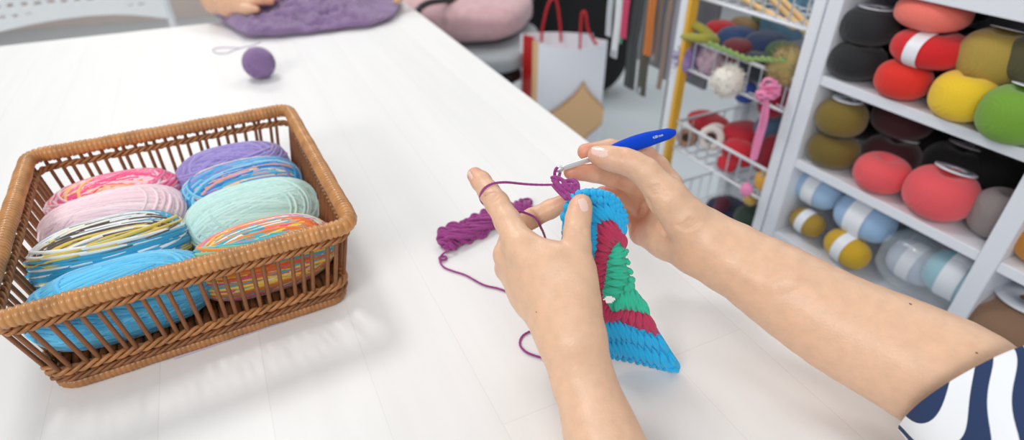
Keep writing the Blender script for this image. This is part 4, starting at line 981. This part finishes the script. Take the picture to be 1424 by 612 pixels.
def blob(name, u, v, t, dims, colr, label, cat='yarn', rough=.02, e=.8, seed=1, grp='yarn things in the wire rack', rot=0, fuzz=0):
    s_, z = spx(u, v, t); V, F = superell(*dims, e, e, 36, 22); V = V*(1+rough*2*vnoise(V, 60, seed)+rough*vnoise(V, 150, seed+1))[:, None]
    c, s2 = math.cos(rot), math.sin(rot); V = V@np.array([[c, 0, s2], [0, 1, 0], [-s2, 0, c]])
    g = Geo(); g.add((V, F))
    if fuzz:
        R = np.random.default_rng(seed); d = R.normal(size=(500, 3)); d /= np.linalg.norm(d, axis=1)[:, None]
        for q in d:
            p = q*np.array(dims)*.92; g.add(tube(np.array([p, p+q*fuzz*.6+R.normal(size=3)*fuzz*.2, p+q*fuzz+R.normal(size=3)*fuzz*.5]), np.array([.0012, .001, .0006]), 4))
    g.V = [x@SM+sw_(s_, t, z) for x in g.V]
    o = build(name, g, ymat(colr)); return tag(o, label, cat, grp)
blob('yarn_bundle', 1003, 42, .12, (.035, .035, .022), '#b3141c', 'bright red yarn bundle behind the olive loop in the wire rack', seed=2)
blob('yarn_bundle', 1025, 56, .10, (.042, .045, .030), '#23406f', 'dark blue yarn bundle in the middle wire basket, left of the navy one', seed=3)
blob('yarn_bundle', 1064, 68, .10, (.048, .05, .036), '#1f3257', 'navy yarn bundle in the middle wire basket', seed=4)
blob('yarn_bundle', 1035, 42, .20, (.045, .03, .03), '#8b6f44', 'tan yarn bundle at the back of the middle wire basket', seed=5)
blob('yarn_bundle', 1026, 70, .045, (.035, .03, .025), '#651522', 'dark maroon yarn bundle behind the green cord', seed=6)
blob('yarn_bundle', 1052, 92, .05, (.040, .03, .030), '#26303a', 'charcoal yarn bundle behind the rail of the middle wire basket', seed=7)
blob('yarn_bundle', 1085, 78, .09, (.034, .035, .030), '#46603f', 'moss green yarn bundle behind the gold tinsel ball', seed=8)
blob('tinsel_ball', 1093, 93, .022, (.030, .030, .036), '#a8935c', 'gold brown tinsel yarn ball at the right end of the middle wire basket', 'yarn ball', .05, seed=9, fuzz=.008)
blob('fluffy_yarn', 957, 80, .03, (.026, .03, .036), '#a084c0', 'fluffy lilac yarn below the olive loop at the yellow strip', seed=10, rough=.06, fuzz=.010)
blob('fluffy_yarn', 990, 84, .035, (.028, .025, .030), '#cdb0bf', 'fluffy pale pink yarn above the white pompom', seed=11, rough=.06, fuzz=.008)
blob('pompom', 1012, 113, -.035, (.029, .029, .029), '#efe9df', 'cream white pompom hanging in front of the wire rack', 'pompom', .04, seed=12, fuzz=.007)
blob('yarn_bundle', 1037, 128, .04, (.022, .02, .024), '#24479b', 'royal blue yarn bundle beside the pink tassel', seed=13)
blob('yarn_bundle', 1076, 142, .05, (.030, .03, .034), '#9c1430', 'crimson yarn bundle behind the pink tassel', seed=14)
# olive loop of thick yarn over the rail
g = Geo()
for q in range(3):
    p = [(948+q, 46, .02), (955, 36-q, .015), (970, 37+q, .02), (982, 48, .03), (992, 56+q, .04), (978, 54, .01), (962, 52+q, .0), (950, 50, .01)]
    g.add(tube(spline(np.array([sw_(spx(a, b, t)[0], t+.004*q, spx(a, b, t)[1]) for a, b, t in p]), 60, True), .0095, 8, True))
o = build('yarn_loop', g, ymat('#a5a03a')); tag(o, 'olive green loop of thick yarn draped over the rail at the yellow strip', 'yarn', 'yarn things in the wire rack')
g = Geo()
for q in (0, PI):
    P = spline(np.array([sw_(spx(a, b, -.004)[0], -.004, spx(a, b, -.004)[1]) for a, b in [(984, 60), (1003, 67), (1022, 75), (1040, 82), (1060, 82), (1078, 84), (1092, 83)]]), 90); a = np.linspace(0, 40, 90)+q
    P[:, 2] += np.sin(a)*.003; P += np.outer(np.cos(a)*.003, E2); g.add(tube(P, .0035, 7))
o = build('twisted_cord', g, ymat('#86a55c')); tag(o, 'green twisted cord lying along the rail of the middle wire basket', 'cord')
# pink tassel cords
g = Geo(); R = np.random.default_rng(4)
for q in range(10):
    j = R.normal(size=2)*1.6
    p = [(1068+j[0], 122+j[1], -.02), (1066+j[0]*1.5, 135, -.03), (1064+j[0]*2, 160+j[1], -.025), (1055+j[0]*1.6, 195, -.02), (1048+j[0], 222, -.02)] if q < 10 else [(1060, 150, -.02), (1050+j[0], 190, -.02), (1042+j[0], 235, -.02), (1038+j[0], 262, -.02)]
    g.add(tube(spline(np.array([sw_(spx(a, b, t)[0], t+R.normal()*.003, spx(a, b, t)[1]) for a, b, t in p]), 40), .0028, 6))
s_, z_ = spx(1067, 126, -.028)
for q in range(26):
    d = R.normal(size=3); d /= np.linalg.norm(d); e_ = np.cross(d, [.2, .4, .9]); e_ /= np.linalg.norm(e_); a = np.linspace(0, 2*PI, 14, endpoint=False); rr2 = .011
    g.add(tube(sw_(s_, -.028, z_)+d*.013+rr2*(np.cos(a)[:, None]*e_+np.sin(a)[:, None]*d), .0026, 5, True))
s_, z_ = spx(1038, 264, -.02); g.add(xf(superell(.013, .013, .016, 1, 1, 16, 10), SM, sw_(s_, -.02, z_)))
o = build('pink_tassel', g, ymat('#f48fbd')); tag(o, 'pink tassel of cords with a flower head hanging down the front of the wire rack', 'tassel')
# lower wire basket
def spool(u, v, t, r, h, colr, label, rot=.5):
    s_, z = spx(u, v, t); c0 = sw_(s_, t, z); ax_ = E1*math.sin(rot)-E2*math.cos(rot)*.9+np.array([0, 0, .25]); ax_ /= np.linalg.norm(ax_)
    e_ = np.cross(ax_, [0, 0, 1]); e_ /= np.linalg.norm(e_); f_ = np.cross(ax_, e_); n = 32; a = np.linspace(0, 2*PI, n, endpoint=False)
    prof = [(r*.45, -h), (r, -h), (r, -h*.85), (r*.93, -h*.8), (r*.93, h*.8), (r, h*.85), (r, h), (r*.45, h)]
    V = np.concatenate([c0+ax_*z2+rr2*(np.cos(a)[:, None]*e_+np.sin(a)[:, None]*f_) for rr2, z2 in prof])
    o = build('yarn_spool', (V, grid_faces(8, n, True, True)), ymat(colr)); tag(o, label, 'spool', 'yarn things in the wire rack')
    build('core', tube(np.array([c0-ax_*h*.9, c0+ax_*h*.9]), r*.46, 24), mat('spool_core', '#4a3426', .8), o, label='dark brown core')
spool(992, 190, .05, .030, .026, '#e6dcd6', 'white spool with a dark brown core in the lower wire basket')
spool(957, 190, .06, .024, .022, '#b78f7a', 'small beige spool with a dark brown core beside the yellow strip')
blob('yarn_bundle', 985, 170, .12, (.060, .04, .022), '#bb1e2e', 'long red yarn bundle lying behind the white spool', seed=21)
blob('yarn_bundle', 1035, 190, .10, (.05, .05, .032), '#b5122a', 'red yarn bundle in the lower wire basket, right of the white spool', seed=22)
blob('yarn_bundle', 1028, 212, .05, (.042, .03, .028), '#c4182c', 'bright red yarn bundle behind the pink cords', seed=23)
blob('yarn_bundle', 1010, 228, .030, (.026, .016, .018), '#cf2034', 'small red yarn bundle low in the lower wire basket', seed=24)
blob('yarn_bundle', 1072, 182, .13, (.034, .04, .040), '#5b7793', 'steel blue yarn bundle at the back right of the lower wire basket', seed=25)
blob('yarn_bundle', 1075, 215, .07, (.034, .04, .045), '#8e1128', 'dark crimson yarn bundle by the right rack post', seed=26)
blob('yarn_bundle', 1066, 252, .03, (.026, .02, .024), '#dca437', 'yellow yarn bundle at the right front of the lower wire basket', seed=27)
blob('yarn_bundle', 1044, 276, .03, (.016, .015, .016), '#c9a452', 'small golden yarn bundle under the lower wire basket rail', seed=28)
blob('yarn_bundle', 1012, 296, .08, (.055, .05, .034), '#222a48', 'navy yarn bundle in the bottom wire basket', seed=29)
blob('yarn_bundle', 1046, 304, .06, (.040, .04, .030), '#23392f', 'dark green yarn bundle in the bottom wire basket', seed=30)
blob('yarn_bundle', 1004, 288, .05, (.018, .02, .028), '#5a1b33', 'plum yarn bundle in the bottom wire basket', seed=31)
# things in the top wire basket
wood = mat('birch_wood', '#e3bd83', .5, var=(40, .1), stretch=(1, 1, 1))
for k, (p, q, t0, t1) in enumerate([((1022, -8), (1105, 38), .05, .03), ((1066, -8), (1128, 52), .08, .04), ((1078, -10), (1131, 42), .10, .05)]):
    a = sw_(spx(*p, t0)[0], t0, spx(*p, t0)[1]); b_ = sw_(spx(*q, t1)[0], t1, spx(*q, t1)[1])
    o = build('wooden_rod', tube(np.array([a+(b_-a)*x for x in np.linspace(0, 1, 8)]), .0058, 12, round_ends=True), wood)
    tag(o, ['birch rod nearest the yellow strip in the top wire basket', 'birch rod in the middle of three in the top wire basket', 'birch rod nearest the right post in the top wire basket'][k], 'wooden rod', 'rods in the top wire basket')
s_, z_ = spx(1088, 18, .16); 
o = build('blue_box', xf(box((-.045, -.02, -.05), (.045, .02, .05)), SM, sw_(s_, .17, z_)), mat('box_blue', '#6f9bb5', .5, var=(30, .2)), bevel=.003, smooth=False); tag(o, 'blue box at the back of the top wire basket', 'box')
s_, z_ = spx(1062, 8, .20)
o = build('green_box', xf(box((-.03, -.02, -.04), (.03, .02, .04)), SM, sw_(s_, .22, z_)), mat('box_green', '#6f8a63', .5, var=(30, .25)), bevel=.003, smooth=False); tag(o, 'grey green box beside the blue one in the top wire basket', 'box')

# ------------------------------------------------------------------ hanging zips left of the rack
zr_ = thing('zip_stand', sw_(-.53, .16, 0), 'grey display panel behind the hanging zips', 'display panel')
gm = mat('panel_grey', '#85878d', .6, var=(6, .04)); gm2 = mat('panel_light', '#a9a9b3', .6, var=(6, .04))
build('panel', sbox((-.68, .150, .60), (-.40, .160, 1.12)), gm, zr_, smooth=False, label='grey panel')
build('stand_foot', sbox((-.62, .12, 0), (-.44, .20, .02)), gm, zr_, smooth=False)
build('stand_post', sbox((-.54, .150, .02), (-.52, .165, .61)), gm, zr_, smooth=False)
build('hanging_rail', tube(np.array([sw_(-.70, .03, 1.10), sw_(-.37, .03, 1.10)]), .006, 10), wm_, zr_)
pull = mat('zip_metal', '#c9ccd2', .3, metal=.8)
def zipper(u0, u1, ue, ve, colr, label, t=.03, pullc=False):
    s_a = spx(ue-(u1-u0)/2, ve, t)[0]; s_b = spx(ue+(u1-u0)/2, ve, t)[0]; ze = spx(ue, ve, t)[1]
    c0 = sw_((s_a+s_b)/2, t, ze); w2 = (s_b-s_a)/2; o = thing('zipper', c0, label, 'zip', 'zips hanging by the wire rack')
    n = 24; z = np.linspace(ze, 1.10, n); sway = .002*np.sin(z*30+u0)
    V = np.array([sw_((s_a+s_b)/2+x*w2+sw2, t+yy, zz) for zz, sw2 in zip(z, sway) for x, yy in ((-1, 0), (1, 0), (1, .003), (-1, .003))])
    j = np.arange(4); F = [grid_faces(n, 4, False, True), np.array([(3, 2, 1, 0)]), np.array([((n-1)*4, (n-1)*4+1, (n-1)*4+2, (n-1)*4+3)])]
    build('tape', (V, F), mat('tape_'+colr, colr, .7), o, smooth=False)
    V = np.array([sw_((s_a+s_b)/2+x*w2*.16+sw2, t+yy, zz) for zz, sw2 in zip(z, sway) for x, yy in ((-1, -.0015), (1, -.0015), (1, .0005), (-1, .0005))])
    build('teeth', (V, F), mat('teeth_'+colr, colr, .4, bump=(800, .5, .001)), o, smooth=False)
    if pullc: build('slider', sbox(((s_a+s_b)/2-.006, t-.006, ze+.004), ((s_a+s_b)/2+.006, t, ze+.022)), pull, o, smooth=False, bevel=.001)
zipper(843, 850, 845, 50, '#c9cdd2', 'pale grey zip hanging at the far left beside the black bag', .05)
zipper(853, 861, 853, 80, '#e4e6ea', 'white zip hanging second from the left', .03, True)
zipper(862, 866, 861, 60, '#8fc7b4', 'narrow mint green zip hanging beside the white one', .04)
zipper(868, 876, 866, 53, '#d0486c', 'raspberry pink zip hanging beside the mint one', .03)
zipper(876, 890, 873, 122, '#3f4343', 'long charcoal zip hanging in the middle of the row', .04)
zipper(890, 902, 890, 132, '#56544a', 'longest dark olive zip hanging in the row', .03, True)
zipper(904, 914, 898, 77, '#c87738', 'orange zip hanging right of the dark olive one', .025)
zipper(917, 923, 908, 86, '#9a857c', 'brownish grey zip hanging right of the orange one', .04, True)
zipper(924, 930, 915, 124, '#a08c82', 'thin taupe zip hanging nearest the rack', .05)
zipper(931, 946, 926, 112, '#aaa9b4', 'wide lilac grey zip hanging against the rack post', .06)
